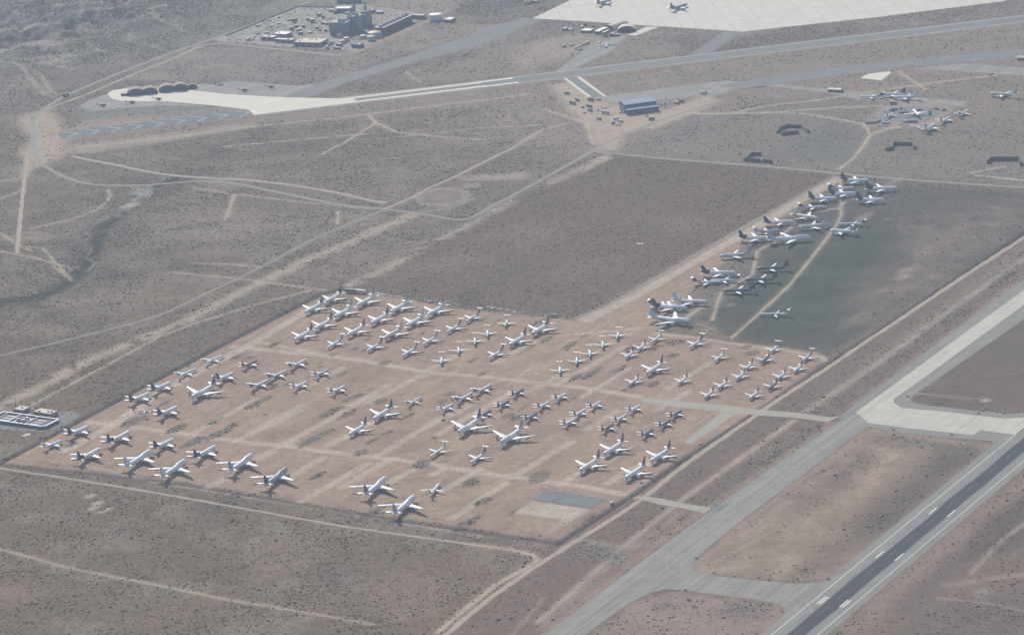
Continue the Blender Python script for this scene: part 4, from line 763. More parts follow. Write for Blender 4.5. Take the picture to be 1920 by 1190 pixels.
for i, (x, y, b_) in enumerate([(880,40,'dark'),(775,126,'dark'),(1200,70,'white'),(1073,133,'greybelly'),(640,196,'dark'),(980,220,'dark'),(1340,191,'greybelly'),(1265,259,'greybelly'),(1458,131,'white'),(1748,159,'white'),(1643,231,'greybelly'),(1548,300,'dark')]):
    rows.append(('S',760+x/3.967,720+y/3.967,58,b_,'charcoal',["upper of the left column pair","lower of the left column pair","top of the second column","second down the second column","behind the left centre jumbo's fin","third down the second column",
      "second down the third column","bottom of the third column","top of the third column","top of the fourth column","second down the fourth column","bottom of the fourth column"][i]))
rows += [('S',1278,770,58,'dark','maroon',"top of the rightmost column"), ('S',1257.5,788,58,'dark','charcoal',"middle of the rightmost column"), ('S',1224.5,805.5,58,'dark','charcoal',"bottom of the rightmost column"),
 ('T',922.5,721.5,55,'greybelly','charcoal',"upper of two in the centre"), ('T',887,736.5,57,'greybelly','charcoal',"lower of two in the centre"), ('S',849,758.5,58,'white','silver',"left of the centre small jet columns"), ('M',791.5,744.5,57,'white','charcoal',"right of the purple finned centre trijet",True,.85),
 ('D',699.5,787.5,241,'white','purple',"centre left, dark patch behind it"), ('A',653.5,816.5,241,'white','purple',"centre left, nose above the lower street",True,.92), ('J',858.5,815,243,'white','purple',"left one of the centre pair"), ('J',938,834,243,'white','grey',"right one of the centre pair"),
 ('M',806.5,857,242,'white','silver',"left of two on the lower street"), ('T',882.5,868,242,'white','maroon',"right of two on the lower street"),
 ('A',1131.5,853.5,238,'white','red',"upper left of four red finned twins",True,1.04), ('A',1085.5,884.5,238,'white','red',"lower left of four red finned twins",True,1.04), ('A',1219.5,866.5,238,'white','red',"upper right of four red finned twins",True,1.04), ('A',1171.5,898.5,238,'white','red',"lower right of four red finned twins",True,1.04),
 # strip beside the weedy field
 ('J',1297,605,328,'greybelly','silver',"end of strip, nose towards the green field"), ('D',1289.3,577.5,343,'navytail','navy',"directly behind the strip's grey jumbo"), ('T',1272,573,345,'white','maroon',"half hidden behind navy tailed trijet"), ('D',1327.6,567,342,'greybelly','silver',"fourth of the cluster at strip's lower end"),
 ('M',1423.3,589.7,170,'greybelly','silver',"alone on the green weeds"), ('A',1354.3,546,172,'dark','navy',"lowest of three charcoal jets",True,.93), ('A',1396.9,525,171,'dark','navy',"middle of three charcoal jets",True,.93), ('A',1418,504.5,175,'dark','navy',"uppermost of three charcoal jets",True,.93),
 ('D',1381.9,511.5,354,'navytail','navy',"left of the three charcoal jets"), ('T',1353.7,529,352,'greybelly','maroon',"facing right below the navy trijet"), ('T',1331,526.5,172,'greybelly','charcoal',"facing left below the navy trijet"),
 ('D',1347.5,481.5,184,'cream','grey',"alone where two paths meet",True,.95), ('J',1522.4,445.5,2,'white','silver',"largest in the upper strip, facing right",False), ('D',1450,446.5,350,'navytail','navy',"overlapped by the upper strip jumbo"), ('T',1466.8,433,358,'grey','silver',"dull one behind the upper strip jumbo"),
 ('A',1491.5,415.5,0,'purpletail','purple',"left of the pale cross standing jet",True,.95), ('D',1495.7,427.5,187,'cream','silver',"facing left, centre of upper strip",True,.95), ('A',1535.8,410.5,320,'cream','cream' if 0 else 'white',"angled nose down, centre of upper strip",True,1.0),
 ('M',1571,420,166,'white','navy',"facing left across the path"), ('B',1554.8,433,155,'white','grey',"beyond the path, nose at its edge"), ('T',1550.2,388,357,'greybelly','maroon',"left of the upper path fork"),
 ('B',1570.4,372.5,352,'navytail','navy',"left of the path fork, upper strip",True,1.05), ('B',1660,376,344,'navytail','navy',"right of the path fork, upper strip",True,1.05), ('B',1607.8,363,355,'navytail','navy',"centre of the top cluster",True,1.05), ('T',1605,352.5,355,'greybelly','maroon',"second row of the top cluster"),
 ('D',1684.4,353.5,352,'navytail','navy',"right end of the top cluster"), ('B',1630.2,339.5,345,'purpletail','purple',"topmost of the strip by the crossroads",True,1.05),
 # scrapping area and beyond
 ('T',1610.6,182.5,170,'white','navy',"left of the three on far taxiway"), ('B',1651.9,178,168,'white','navy',"middle of the three on far taxiway"), ('B',1675.6,183,165,'white','white',"right of the three on far taxiway"),
 ('T',1815.6,207,60,'white','charcoal',"upper of three right of scrap yard"), ('N',1781.9,220,58,'white','charcoal',"middle of three right of scrap yard",True,1.1), ('B',1753,234.5,60,'cream','silver',"lowest of three right of scrap yard",True,1.0), ('A',1855,176,150,'cream','silver',"far right, alone on the brown field"),
 ('N',1676,212.5,60,'white','navy',"inside the scrap yard, still winged",True,.8), ('B',1712.5,207,95,'cream','white',"cut hulk in the middle of scrap yard",False,1.0,None,('tail_fin','tailplane')),
 ('D',1289,9,47,'grey','charcoal',"alone on the far pale ramp"), ('B',1146,1,47,'grey','charcoal',"at the top edge on the ramp"), ('N',1006,-3,60,'white','navy',"top edge, beside the pale ramp",True,1.1), ('M',1157,83.5,350,'white','white',"parked beyond the far runway",True,.8),
]
for r_ in rows: place(*r_)
print("planes", len(PLANES))
# ------------------------------------------------------------------ buildings, plant, vehicles, scrap
BM = {k: mat(k, c, r, n, s) for k, c, r, n, s in [("tan_wall", (.34,.29,.23), .8, .1, .2), ("cream_roof", (.60,.54,.43), .8, .08, .2), ("white_roof", (.72,.71,.68), .6, .06, .3), ("grey_wall", (.28,.29,.29), .7, .1, .3), ("dark_opening", (.03,.035,.04), .7, 0, 1),
    ("blue_metal", (.27,.36,.42), .45, .08, .3), ("blue_wall", (.13,.19,.235), .5, .08, .3), ("plant_grey", (.25,.285,.295), .6, .15, .15), ("brown_cladding", (.17,.14,.11), .8, .12, .2), ("tank_cream", (.56,.48,.36), .6, .06, .2), ("galvanised", (.36,.37,.37), .5, .1, .5),
    ("concrete_wall", (.46,.45,.42), .8, .1, .3), ("basin_floor", (.20,.235,.235), .6, .2, .15), ("dark_metal", (.10,.115,.125), .5, .15, .5), ("earth_bank", (.11,.105,.09), .95, .2, .2), ("camouflage_fabric", (.38,.30,.23), .95, .15, .15),
    ("olive_paint", (.075,.08,.065), .6, .1, .5), ("rust", (.16,.10,.075), .9, .2, .5), ("white_vehicle", (.70,.70,.68), .4, .03, .5), ("dark_vehicle", (.07,.075,.085), .4, .1, .5), ("tyre", (.03,.03,.03), .9, 0, 1), ("window_glass", (.05,.06,.07), .15, 0, 1), ("red_paint", (.5,.08,.05), .5, .1, .5)]}
def frame(nl, nr):
    a, b = G(*nl), G(*nr); u = (b-a); w = u.length; u.normalize(); return a, u, w, math.atan2(u.y, u.x)
def house(name, label, cat, nl, nr, depth, h, wall, roof, pitch=0, group=None, doors=0, windows=0, units=0):
    """building on the near edge nl-nr (pixels), depth metres deep"""
    a, u, w, rz = frame(nl, nr); r = empty(name, (a.x, a.y, 0), rz); tag(r, label, cat, group)
    m = MB()
    if pitch: m.add([(0,0,0),(w,0,0),(w,depth,0),(0,depth,0),(0,0,h),(w,0,h),(w,depth,h),(0,depth,h),(0,depth/2,h+pitch),(w,depth/2,h+pitch)], [(3,2,1,0),(0,1,5,4),(2,3,7,6),(1,2,6,9,5),(3,0,4,8,7),(4,5,9,8),(7,8,9,6)])
    else: m.box((w/2, depth/2, h/2), (w, depth, h))
    m.build("wall", wall, r)
    m = MB()
    if pitch:
        for s in (0, 1):
            y0 = -.6 if s == 0 else depth+.6; z0 = h-.6*pitch/(depth/2)
            m.add([(-.6,y0,z0+.12),(w+.6,y0,z0+.12),(w+.6,depth/2,h+pitch+.12),(-.6,depth/2,h+pitch+.12),(-.6,y0,z0+.4),(w+.6,y0,z0+.4),(w+.6,depth/2,h+pitch+.4),(-.6,depth/2,h+pitch+.4)], [(0,1,2,3),(7,6,5,4),(0,4,5,1),(1,5,6,2),(2,6,7,3),(3,7,4,0)])
    else:
        m.box((w/2, depth/2, h+.2), (w+.8, depth+.8, .35))
        for x, y, dx, dy in ((w/2, .0, w+.8, .3), (w/2, depth, w+.8, .3), (0, depth/2, .3, depth+.2), (w, depth/2, .3, depth+.2)): m.box((x, y, h+.6), (dx, dy, .5))
    m.build("roof", roof, r)
    for i in range(doors):
        m = MB(); m.box((w*(i+.5)/doors, -.06, h*.33), (min(4.5, w/doors*.5), .12, h*.62)); m.build("door", BM["dark_metal"], r)
    for i in range(windows):
        m = MB(); m.box((w*(i+.2)/windows, -.05, h*.7), (w/windows*.3, .1, h*.16)); m.build("window", BM["window_glass"], r)
    rr = random.Random(int(w*10))
    for i in range(units):
        m = MB(); m.box((w*rr.uniform(.12,.88), depth*rr.uniform(.2,.8), h+1.2), (rr.uniform(1.6,3), rr.uniform(1.4,2.4), 1.4)); m.build("roof_unit", BM["dark_metal"], r)
    return r
# walled basin at the left edge, with its two buildings
tl, tr, br, bl = G(15.7,771,4), G(111.6,785,4), G(82.7,799.6,4), G(-22,785,4)
ux = (br-bl); Wb = ux.length; rz = math.atan2(ux.y, ux.x); ub = ux.normalized(); vb = Vector((-ub.y, ub.x, 0)); Db = ((tr-br).dot(vb)); sk_ = (tr-br).dot(ub)
o = empty("treatment_basin", (bl.x, bl.y, 0), rz); tag(o, "grey walled water treatment basin with pale rim beside the yard's left corner", "water basin")
def bp(x, y): return (x+sk_*y/Db, y)
def slab(name, x0, x1, y0, y1, z0, z1, m_, par=o):
    m = MB(); m.prism([bp(x0,y0), bp(x1,y0), bp(x1,y1), bp(x0,y1)], z0, z1); return m.build(name, m_, par)
slab("wall", 0, Wb-6, 0, 1.4, 0, 3.7, BM["blue_wall"]); slab("wall", 0, Wb-1.5, Db-1.4, Db, 0, 3.7, BM["blue_wall"]); slab("wall", Wb-1.4, Wb, 6, Db-1.5, 0, 3.7, BM["blue_wall"]); slab("wall", 0, 1.4, 1.5, Db-1.5, 0, 3.7, BM["blue_wall"])
m = MB(); m.prism([bp(Wb-6,0), bp(Wb-.5,3.6), bp(Wb,6), bp(Wb-1.4,6), bp(Wb-2.2,4.2), bp(Wb-6,1.4)], 0, 3.7); m.build("wall", BM["blue_wall"], o)
m = MB()
for x0, x1, y0, y1 in ((-.3,Wb-5.7,-.4,1.9),(0,Wb-1,Db-2,Db+.3),(Wb-2,Wb+.3,6,Db-2.1),(-.3,1.8,2,Db-2.1)): m.prism([bp(x0,y0), bp(x1,y0), bp(x1,y1), bp(x0,y1)], 3.7, 4.1)
m.prism([bp(Wb-5.7,-.4), bp(Wb+.0,3.2), bp(Wb+.3,6), bp(Wb-2,6), bp(Wb-2.6,4.6), bp(Wb-5.7,1.9)], 3.7, 4.1)
m.build("rim", BM["white_roof"], o)
slab("floor", 1.5, Wb-1.6, 5.5, Db-2.1, .3, 1.6, BM["basin_floor"]); slab("floor", 1.5, Wb-7, 1.5, 5.4, .3, 1.6, BM["basin_floor"])
for fx, wd in ((.08,2), (.30,3.5), (.62,2.2)): slab("partition", Wb*fx, Wb*fx+wd, 2, Db-2.2, 1.6, 3.5, BM["concrete_wall"])
for k in range(6): slab("channel", Wb*.84, Wb-3, 6+k*(Db-9)/6, 6.8+k*(Db-9)/6, 1.6, 3.3, BM["concrete_wall"])
for k in range(3): slab("channel", Wb*.12, Wb*.28, 5+k*(Db-9)/3, 6+k*(Db-9)/3, 1.6, 3.0, BM["white_roof"])
for k in range(3): slab("channel", Wb*.66, Wb*.82, 5+k*(Db-9)/3, 6.5+k*(Db-9)/3, 1.6, 2.6, BM["concrete_wall"])
rr = random.Random(5); m = MB()
for k in range(16): m.box((Wb*rr.uniform(.40,.60)+sk_*.5, Db*rr.uniform(.25,.75), rr.uniform(2.2,4)), (rr.uniform(1.5,5), rr.uniform(1,4), rr.uniform(1,4)), rr.uniform(0,.4))
m.build("machinery", BM["galvanised"], o)
sheet("apron", [(-30,800),(0,806),(80,809),(118,799),(152,779),(135,770),(112,772),(60,762),(20,766),(-30,775)], .07, M_ASPH_D)
sheet("concrete_pad", [(40,817),(49,812),(57.5,812),(57,815),(47,818)], .10, M_CONC)
house("tan_building", "small flat tan roofed building behind the basin, left of two", "building", (25.5,772.5), (43.5,775), 16, 4.2, BM["tan_wall"], BM["cream_roof"], 0, "buildings by the basin", 1, 2, 1)
house("tan_building", "long flat cream roofed building behind the basin's right half", "building", (63,777.5), (95.3,783), 15, 4.8, BM["tan_wall"], BM["cream_roof"], 0, "buildings by the basin", 2, 3, 3)
def pole(name, label, cat, p, h, arms=1, group=None, r=.35, steel=None):
    g = G(*p); e = empty(name, (g.x, g.y, max(0, height(g.x, g.y))-.05), .2); tag(e, label, cat, group)
    m = MB(); m.lathe([(0, r*1.5), (h, r*.7)], n=8); m.build("mast", steel or BM["galvanised"], e)
    for k in range(arms): m = MB(); m.box((0, 0, h*(.96-.12*k)), (h*.30, .3, .3)); m.build("crossarm", steel or BM["galvanised"], e)
    return e
pole("utility_mast", "dark vertical mast behind the small tan building", "mast", (30,765), 10, 1, None, .6, BM["dark_metal"])
# vehicles
VM = {}
def vehicle(kind_, p, hd, label, cat, group=None, paintm=None, scale=1.0):
    """pickup / truck / trailer with body, cab, wheels"""
    key = kind_
    if key not in VM:
        L = dict(pickup=5.6, box_truck=9.5, trailer=14.0, tanker=12.0)[kind_]; out = []
        def put(n, mb, s): out.append((n, mesh_from(n, mb.v, mb.f, None), s))
        if kind_ == 'pickup':
            m = MB(); m.box((0,0,.85), (L,2.0,.75)); m.box((1.9,0,1.28), (1.6,1.85,.14)); put("body", m, 'paint')
            m = MB(); m.box((.3,0,1.6), (2.0,1.8,.75), 0, .82); put("cab", m, 'glass')
        elif kind_ == 'box_truck':
            m = MB(); m.box((-1.0,0,2.3), (7.0,2.5,2.9)); put("cargo_box", m, 'paint'); m = MB(); m.box((3.6,0,1.7), (2.1,2.4,2.0), 0, .9); put("cab", m, 'dark')
            m = MB(); m.box((4.2,0,2.0), (1.0,2.2,.7)); put("windscreen", m, 'glass')
        elif kind_ == 'trailer':
            m = MB(); m.box((0,0,2.6), (L,2.9,2.8)); put("body", m, 'paint'); m = MB(); m.box((0,0,4.12), (L+.3,3.1,.2)); put("roof", m, 'paint')
        else:
            m = MB(); m.lathe([(-L/2,.9), (-L/2+.4,1.35), (L/2-.4,1.35), (L/2,.9)], (0,0,2.5), 'x', 14); put("tank", m, 'paint'); m = MB(); m.box((0,0,1.0), (L,1.0,.3)); put("chassis", m, 'dark')
        for sx_ in (-1, 1):
            for sy in (-1, 1):
                m = MB(); m.lathe([(-.18,.48), (.18,.48)], (sx_*L*.33, sy*.95, .48), 'y', 10); put("wheel", m, 'tyre')
        VM[key] = out
    g = G(*p); e = empty(kind_, (g.x, g.y, .12), math.radians(hd)); tag(e, label, cat, group); e.scale = (scale,)*3
    sm = dict(paint=paintm or BM["white_vehicle"], glass=BM["window_glass"], dark=BM["dark_vehicle"], tyre=BM["tyre"])
    for n, me_, s in VM[key]:
        if not me_.materials: me_.materials.append(None)
        c = bpy.data.objects.new(n, me_); C.objects.link(c); c.parent = e; c.material_slots[0].link = 'OBJECT'; c.material_slots[0].material = sm[s]
    return e
vehicle('trailer', (657,548.5), -28, "long dark grey trailer at the yard's top corner", "trailer", None, BM["dark_metal"], 1.3)
vehicle('trailer', (676,549.5), -30, "white roofed trailer right behind the grey one", "trailer", None, BM["white_vehicle"], 1.25)
vehicle('tanker', (1039,593.5), -30, "silver tank trailer at the empty field's lower corner", "trailer", None, BM["galvanised"], 1.1)
vehicle('pickup', (831,788), 30, "dark pickup left of the centre jumbo's wing", "pickup truck", None, BM["rust"]); vehicle('pickup', (847,789), 100, "small dark tug nearest the centre jumbo's wing tip", "pickup truck", None, BM["dark_vehicle"], .8)
e = vehicle('box_truck', (1147,944), 60, "small red and white truck beside the asphalt pad", "truck", None, BM["white_vehicle"], .75)
vehicle('box_truck', (123.5,180.5), 35, "dark truck on the road bend far left", "truck", None, BM["dark_vehicle"], 1.4); vehicle('pickup', (58.5,221.5), 80, "white pickup on the paved road far left", "pickup truck", None, None, 1.2)
# scrap: white panels cut from aircraft
def scrap(p, L, Wd, h, hd, m_, label, group, name="aircraft_scrap"):
    g = G(*p); rr = random.Random(int(p[0]*97+p[1]*31)); m = MB()
    pts = [(L/2*math.cos(t)*rr.uniform(.7,1.1), Wd/2*math.sin(t)*rr.uniform(.6,1.2)) for t in [k*math.pi/3+.3 for k in range(6)]]
    m.prism(pts, 0, h*.5); n = len(m.v)
    for i in range(n//2, n): m.v[i] = (m.v[i][0]*.8, m.v[i][1]*.8, h*rr.uniform(.5,1.1))
    o_ = m.build(name, m_); o_.location = (g.x, g.y, .05); o_.rotation_euler = (0, 0, math.radians(hd)); tag(o_, label, 'scrap', group); return o_
rr = random.Random(21); pts = []
def along(p0, p1, n, j):
    for k in range(n): t = (k+rr.uniform(-.3,.3))/max(1, n-1); pts.append((p0[0]+(p1[0]-p0[0])*t+rr.uniform(-1,1), p0[1]+(p1[1]-p0[1])*t+rr.uniform(-j,j)))
along((694,548.5),(757,559),26,1.2); along((797,563),(818,566.5),10,1.2); along((828,565.5),(852,569),6,1.5); along((912,577),(966,585),20,1.6); along((978,586),(1024,592),8,2.0)
for p in pts: scrap(p, rr.uniform(2.5,6.5), rr.uniform(1.6,3), rr.uniform(1,2.2), rr.uniform(-60,20), BM["white_vehicle"] if rr.random() < .8 else BM["galvanised"], "white scrap aircraft panel dumped along the yard's top edge", "scrap panels along the top edge")
for k in range(34): scrap((256+rr.gauss(18,8), 772.5+rr.gauss(0,2.0)), rr.uniform(2,5), rr.uniform(1.2,2.6), rr.uniform(.8,2.0), rr.uniform(0,180), BM["white_vehicle"] if rr.random() < .6 else BM["galvanised"], "pale scrap piece in the heap behind the left twinjets", "scrap pieces in the left heap")
for k in range(4): scrap((228+k*3.6, 783.5-k*1.6), 4.5, 1.8, 1.0, 50, BM["white_vehicle"], "white scrap strip lying left of the debris heap", "scrap strips left of the heap")
# scrap yard, far right
sheet("concrete_pad", [(1639,223),(1652,212),(1666,205),(1700,199),(1757,203),(1776,208),(1750,222),(1731,231),(1700,229),(1676,227)], .10, M_BLUE)
def tube(p, L, r, hd, label, m_, group=None):
    g = G(*p); e = empty("fuselage_section", (g.x, g.y, .15), math.radians(hd)); tag(e, label, "aircraft wreck", group)
    m = MB(); m.lathe([(-L/2, r), (L/2, r), (L/2, r*.9), (-L/2, r*.9), (-L/2, r)], (0,0,r), 'x', 14, cap=False); m.build("barrel", m_, e)
    m = MB(); m.box((0,0,r*.75), (L*.96, r*1.6, .2)); m.build("cabin_floor", BM["dark_metal"], e); return e
for p, L, r, hd, lab, m_ in [((1634,231.5),20,1.9,-5,"cut fuselage at the scrap yard's left end",BM["galvanised"]), ((1661,232),14,1.9,-3,"white cut fuselage behind the long wing piece",BM["white_vehicle"]), ((1649,228),9,1.8,60,"short cut fuselage pointing away in scrap yard",BM["galvanised"]), ((1711,229.5),17,2.0,-12,"grey cut fuselage at the pad's lower edge",BM["galvanised"]),
    ((1698,229.5),8,1.9,-5,"short white barrel left of the grey fuselage",BM["white_vehicle"]), ((1692,211.5),12,2.2,-8,"white cut fuselage on the pad's upper side",BM["white_vehicle"]), ((1701,211),5,1.8,-8,"tiny white barrel by the cut hulk",BM["white_vehicle"]), ((1676,205),7,1.8,10,"white barrel at the pad's top left",BM["white_vehicle"])]: tube(p, L, r, hd, lab, m_)
for p, L, Wd, hd, lab in [((1653,237),26,3,-14,"long grey wing slab at scrap yard's lower edge"), ((1691,234),12,3,25,"wing slab lying at the scrap yard's front"), ((1701,235.5),9,2.5,-12,"small pale wing slab at scrap yard's front"), ((1670,227),9,3,60,"upright tail slab in the scrap yard's left half")]:
    scrap(p, L, Wd, 1.6, hd, BM["galvanised"], lab, "cut wings of the scrap yard", "cut_wing")
rr = random.Random(9)
for k in range(34):
    c = rr.choice([(1672,209,10,3),(1690,206,8,2),(1757,206,9,3),(1770,208,6,2),(1655,229,10,3),(1745,212,5,2),(1725,207,6,1)])
    scrap((rr.gauss(c[0],c[2]*.6), rr.gauss(c[1],c[3]*.6)), rr.uniform(3,7), rr.uniform(2,4), rr.uniform(1.5,3.5), rr.uniform(0,180), BM[rr.choice(["dark_metal","dark_metal","galvanised","rust"])], "dark scrap heap piece in the far right scrap yard", "scrap pieces in the scrap yard", "scrap_piece")
vehicle('box_truck', (1675,196), 0, "dark truck between scrap yard and the taxiway jets", "truck", None, BM["dark_vehicle"], 1.3)
# earth revetments
def bank(name, label, paths, h=5.5, w_=4.5):
    g0 = G(*paths[0][0]); r = empty(name, (g0.x, g0.y, 0)); tag(r, label, "earth bank", "aircraft revetments")
    for pth in paths:
        P = [G(*q)-g0 for q in pth]; m = MB(); vs = []
        for i, p in enumerate(P):
            d = P[min(i+1, len(P)-1)]-P[max(i-1, 0)]; d.z = 0; d.normalize(); n = Vector((-d.y, d.x, 0))
            for s, hh, ww in ((1,0,1.5),(1,h,.45),(-1,h,.45),(-1,0,1.5)): q = p+n*s*w_*ww*.5; vs.append((q.x, q.y, hh-.05 if hh == 0 else hh))
        k = len(P); m.add(vs, [(4*i+j, 4*i+(j+1) % 4, 4*i+4+(j+1) % 4, 4*i+4+j) for i in range(k-1) for j in range(4)] + [(3,2,1,0), tuple(4*(k-1)+j for j in range(4))])
        m.build("bank", BM["earth_bank"], r)
    return r
bank("revetment", "dark U shaped bank in the field, leftmost full one", [[(1459,250),(1462,244),(1476,239),(1504,240),(1511,246),(1516,249)],[(1466,254),(1480,252),(1497,250)]])
bank("revetment", "dark U shaped bank right of the curving track", [[(1661,283),(1673,281),(1675,272),(1712,273),(1716,280)]]); bank("revetment", "dark bank nearest the right edge of photo", [[(1853,307),(1858,301),(1911,301),(1916,311)]], 6.5)
bank("revetment", "small dark bank touching the road along the empty field", [[(1397,302),(1409,292),(1428,291)],[(1400,302.5),(1426,304)],[(1431,304),(1447,306)]])
# blue hangar
a, u, w, rz = frame((1176,216), (1236,208)); c2 = G(1153,210); dep = max(26, abs((c2-a).dot(Vector((-u.y, u.x, 0)))))
hg = empty("hangar", (a.x, a.y, 0), rz); tag(hg, "big blue metal hangar with stepped roof beside the far taxiway", "hangar")
m = MB(); m.box((w/2, 6.5, 4.2), (w, 13, 8.4)); m.box((w/2, 13+14, 7.5), (w, 28, 15)); m.build("wall", BM["blue_wall"], hg)
m = MB(); m.add([(-.6,-.8,8.3),(w+.6,-.8,8.3),(w+.6,13,10.6),(-.6,13,10.6),(-.6,-.8,8.8),(w+.6,-.8,8.8),(w+.6,13,11.1),(-.6,13,11.1)], [(3,2,1,0),(4,5,6,7),(0,1,5,4),(1,2,6,5),(2,3,7,6),(3,0,4,7)]); m.build("lean_to_roof", BM["blue_metal"], hg)
m = MB(); m.add([(-.6,12.4,14.8),(w+.6,12.4,14.8),(w+.6,27,18),(-.6,27,18),(w+.6,41.6,14.8),(-.6,41.6,14.8),(-.6,12.4,15.4),(w+.6,12.4,15.4),(w+.6,27,18.6),(-.6,27,18.6),(w+.6,41.6,15.4),(-.6,41.6,15.4)], [(6,7,8,9),(9,8,10,11),(0,1,7,6),(4,5,11,10),(1,2,8,7),(2,4,10,8),(0,6,9,3),(3,9,11,5),(3,2,1,0),(5,4,2,3)]); m.build("roof", BM["blue_metal"], hg)
m = MB(); m.box((-.15, 27, 6), (.3, 22, 11)); m.build("hangar_door", BM["blue_metal"], hg)
for k in range(5): m = MB(); m.box((w*(k+.5)/5, -.1, 5), (5, .2, 2)); m.build("window", BM["window_glass"], hg)
V8 = lambda x, y: (1040+x/6.4, 130+y/6.4)
dk, wh = BM["dark_vehicle"], BM["white_vehicle"]
for i, (x, y, k_, hd, m_, s) in enumerate([(150,300,'box_truck',0,dk,1),(275,383,'box_truck',-55,dk,1),(215,418,'trailer',-50,dk,1),(340,464,'pickup',-40,BM["rust"],1.2),(415,454,'trailer',-45,dk,.9),(425,505,'trailer',-50,dk,.8),(360,528,'pickup',0,BM["rust"],1),(435,380,'box_truck',-30,dk,1.2),
    (520,372,'box_truck',-30,wh,1),(610,534,'trailer',-45,BM["galvanised"],1.1),(535,604,'box_truck',-45,BM["galvanised"],1),(740,606,'box_truck',-30,wh,1.1),(790,636,'box_truck',-40,wh,1),(765,672,'trailer',-5,wh,.7),(712,660,'box_truck',0,dk,.9),(1165,609,'box_truck',20,dk,1.1),
    (1470,414,'box_truck',-50,wh,1.2),(1510,396,'trailer',-40,dk,1),(1785,294,'box_truck',10,wh,1.2),(1105,566,'pickup',0,wh,1.2),(1320,420,'pickup',0,wh,1.4),(800,524,'pickup',0,wh,1.3)]):
    vehicle(k_, V8(x, y), hd, ("dark" if m_ is dk else "white" if m_ is wh else "rusty" if m_ is BM["rust"] else "grey")+" parked "+k_.replace('_', ' ')+" on the dirt lot around the blue hangar", k_.replace('_', ' '), "vehicles around the blue hangar", m_, s*1.1)
rr = random.Random(3)
for k in range(16): scrap(V8(rr.gauss(580,40), rr.gauss(480,40)), rr.uniform(3,7), rr.uniform(2,4), rr.uniform(1,2.5), rr.uniform(0,180), BM[rr.choice(["dark_metal","galvanised","galvanised"])], "grey scrap piece piled left of the blue hangar", "scrap pieces by the hangar", "scrap_piece")
for k in range(14): scrap(V8(rr.gauss(1340,60), rr.gauss(420,26)), rr.uniform(3,6), rr.uniform(2,3), rr.uniform(1,2), rr.uniform(0,180), BM[rr.choice(["white_vehicle","galvanised","rust"])], "pale scrap piece scattered right of the blue hangar", "scrap pieces by the hangar", "scrap_piece")
house("storage_building", "long white roofed shed on the far taxiway's edge", "building", (1552,172), (1576,173.5), 9, 4.5, BM["grey_wall"], BM["white_roof"], 1.2, None, 2)
vehicle('pickup', (1580.5,172.5), 0, "white pickup right of the white roofed shed", "pickup truck", None, None, 1.3)
house("storage_building", "tan roofed hut cut by the photo's right edge", "building", (1907,113), (1932,113), 16, 4, BM["dark_metal"], BM["cream_roof"], 2.5)
# fabric aircraft shelters and helicopters on the concrete tongue
V3 = lambda x, y: (180+x/6.4, 130+y/6.4)
for i, (x, y, wd, h, nm) in enumerate([(480,312,33,12,"leftmost large"),(648,296,30,11.5,"second large"),(858,270,32,12,"third large"),(1015,258,29,12.5,"rightmost large"),(1155,232,19,8,"small")]):
    g = G(*V3(x, y)); e = empty("aircraft_shelter", (g.x, g.y, .3), math.radians(8)); tag(e, nm+" tan arched fabric shelter beside the cream concrete", "shelter", "fabric aircraft shelters")
    m = MB(); n = 14; dp = 24 if wd > 20 else 12; vs = []
    for yy, sc_ in ((0,1),(.4,1),(dp*.7,1),(dp,.93),(dp+.1,.6)):
        for k in range(n+1):
            a_ = math.pi*k/n; vs.append((wd/2*math.cos(a_)*sc_, yy, h*math.sin(a_)**.8*sc_))
    m.add(vs, [(r_*(n+1)+k, r_*(n+1)+k+1, (r_+1)*(n+1)+k+1, (r_+1)*(n+1)+k) for r_ in range(4) for k in range(n)]+[tuple(4*(n+1)+k for k in range(n+1))]); m.build("canopy", BM["camouflage_fabric"], e)
    m = MB(); m.add([(wd/2*math.cos(math.pi*k/n)*.97, 1.2, h*math.sin(math.pi*k/n)**.8*.97) for k in range(n+1)], [tuple(range(n+1))]); m.build("mouth_shade", BM["dark_metal"], e)  # dark sheet across the open mouth, standing in for the shade inside
house("storage_building", "low dark shed left of the fabric shelters", "building", V3(300,322), V3(385,318), 9, 4, BM["dark_metal"], BM["galvanised"])
HP = [(191.2,199.8),(246,194),(295.5,188),(456.5,171.5),(507,165.5)]
for i, p in enumerate(HP):
    g = G(*p); e = empty("helicopter", (g.x, g.y, .32), math.radians(-8)); e.scale = (1.25,)*3
    tag(e, "dark parked helicopter, "+["leftmost, on the grey apron's corner","below the concrete tongue's rounded end","standing on the cream concrete edge","above the cream concrete, left of two","rightmost, near the angled taxiway"][i], "helicopter", "parked helicopters")
    m = MB(); m.lathe([(-4,.5),(-3,1.1),(-1,1.4),(2,1.4),(3.6,1.1),(4.6,.5),(4.9,.1)], (1.5,0,2.0), 'x', 12); m.build("body", BM["olive_paint"], e, True)
    m = MB(); m.lathe([(-9.5,.25),(-4,.5),(-1.5,.9)], (1.5,0,2.6), 'x', 8); m.box((-7.8,0,3.6), (1.4,.2,2.2)); m.box((-7.2,0,2.8), (1.0,3.6,.12)); m.build("tail_boom", BM["olive_paint"], e)
    m = MB(); m.lathe([(3.4,.35),(4.2,.25)], (1,0,0), 'z', 8)
    for k in range(4):
        a_ = k*math.pi/2+.5; m.box((1+3.9*math.cos(a_), 3.9*math.sin(a_), 4.05), (7.6,.5,.08), a_)
    m.build("rotor", BM["dark_metal"], e); m = MB()
    for s in (-1, 1): m.box((1.5, s*1.3, .35), (2.2,.3,.6))
    m.build("landing_gear", BM["tyre"], e)
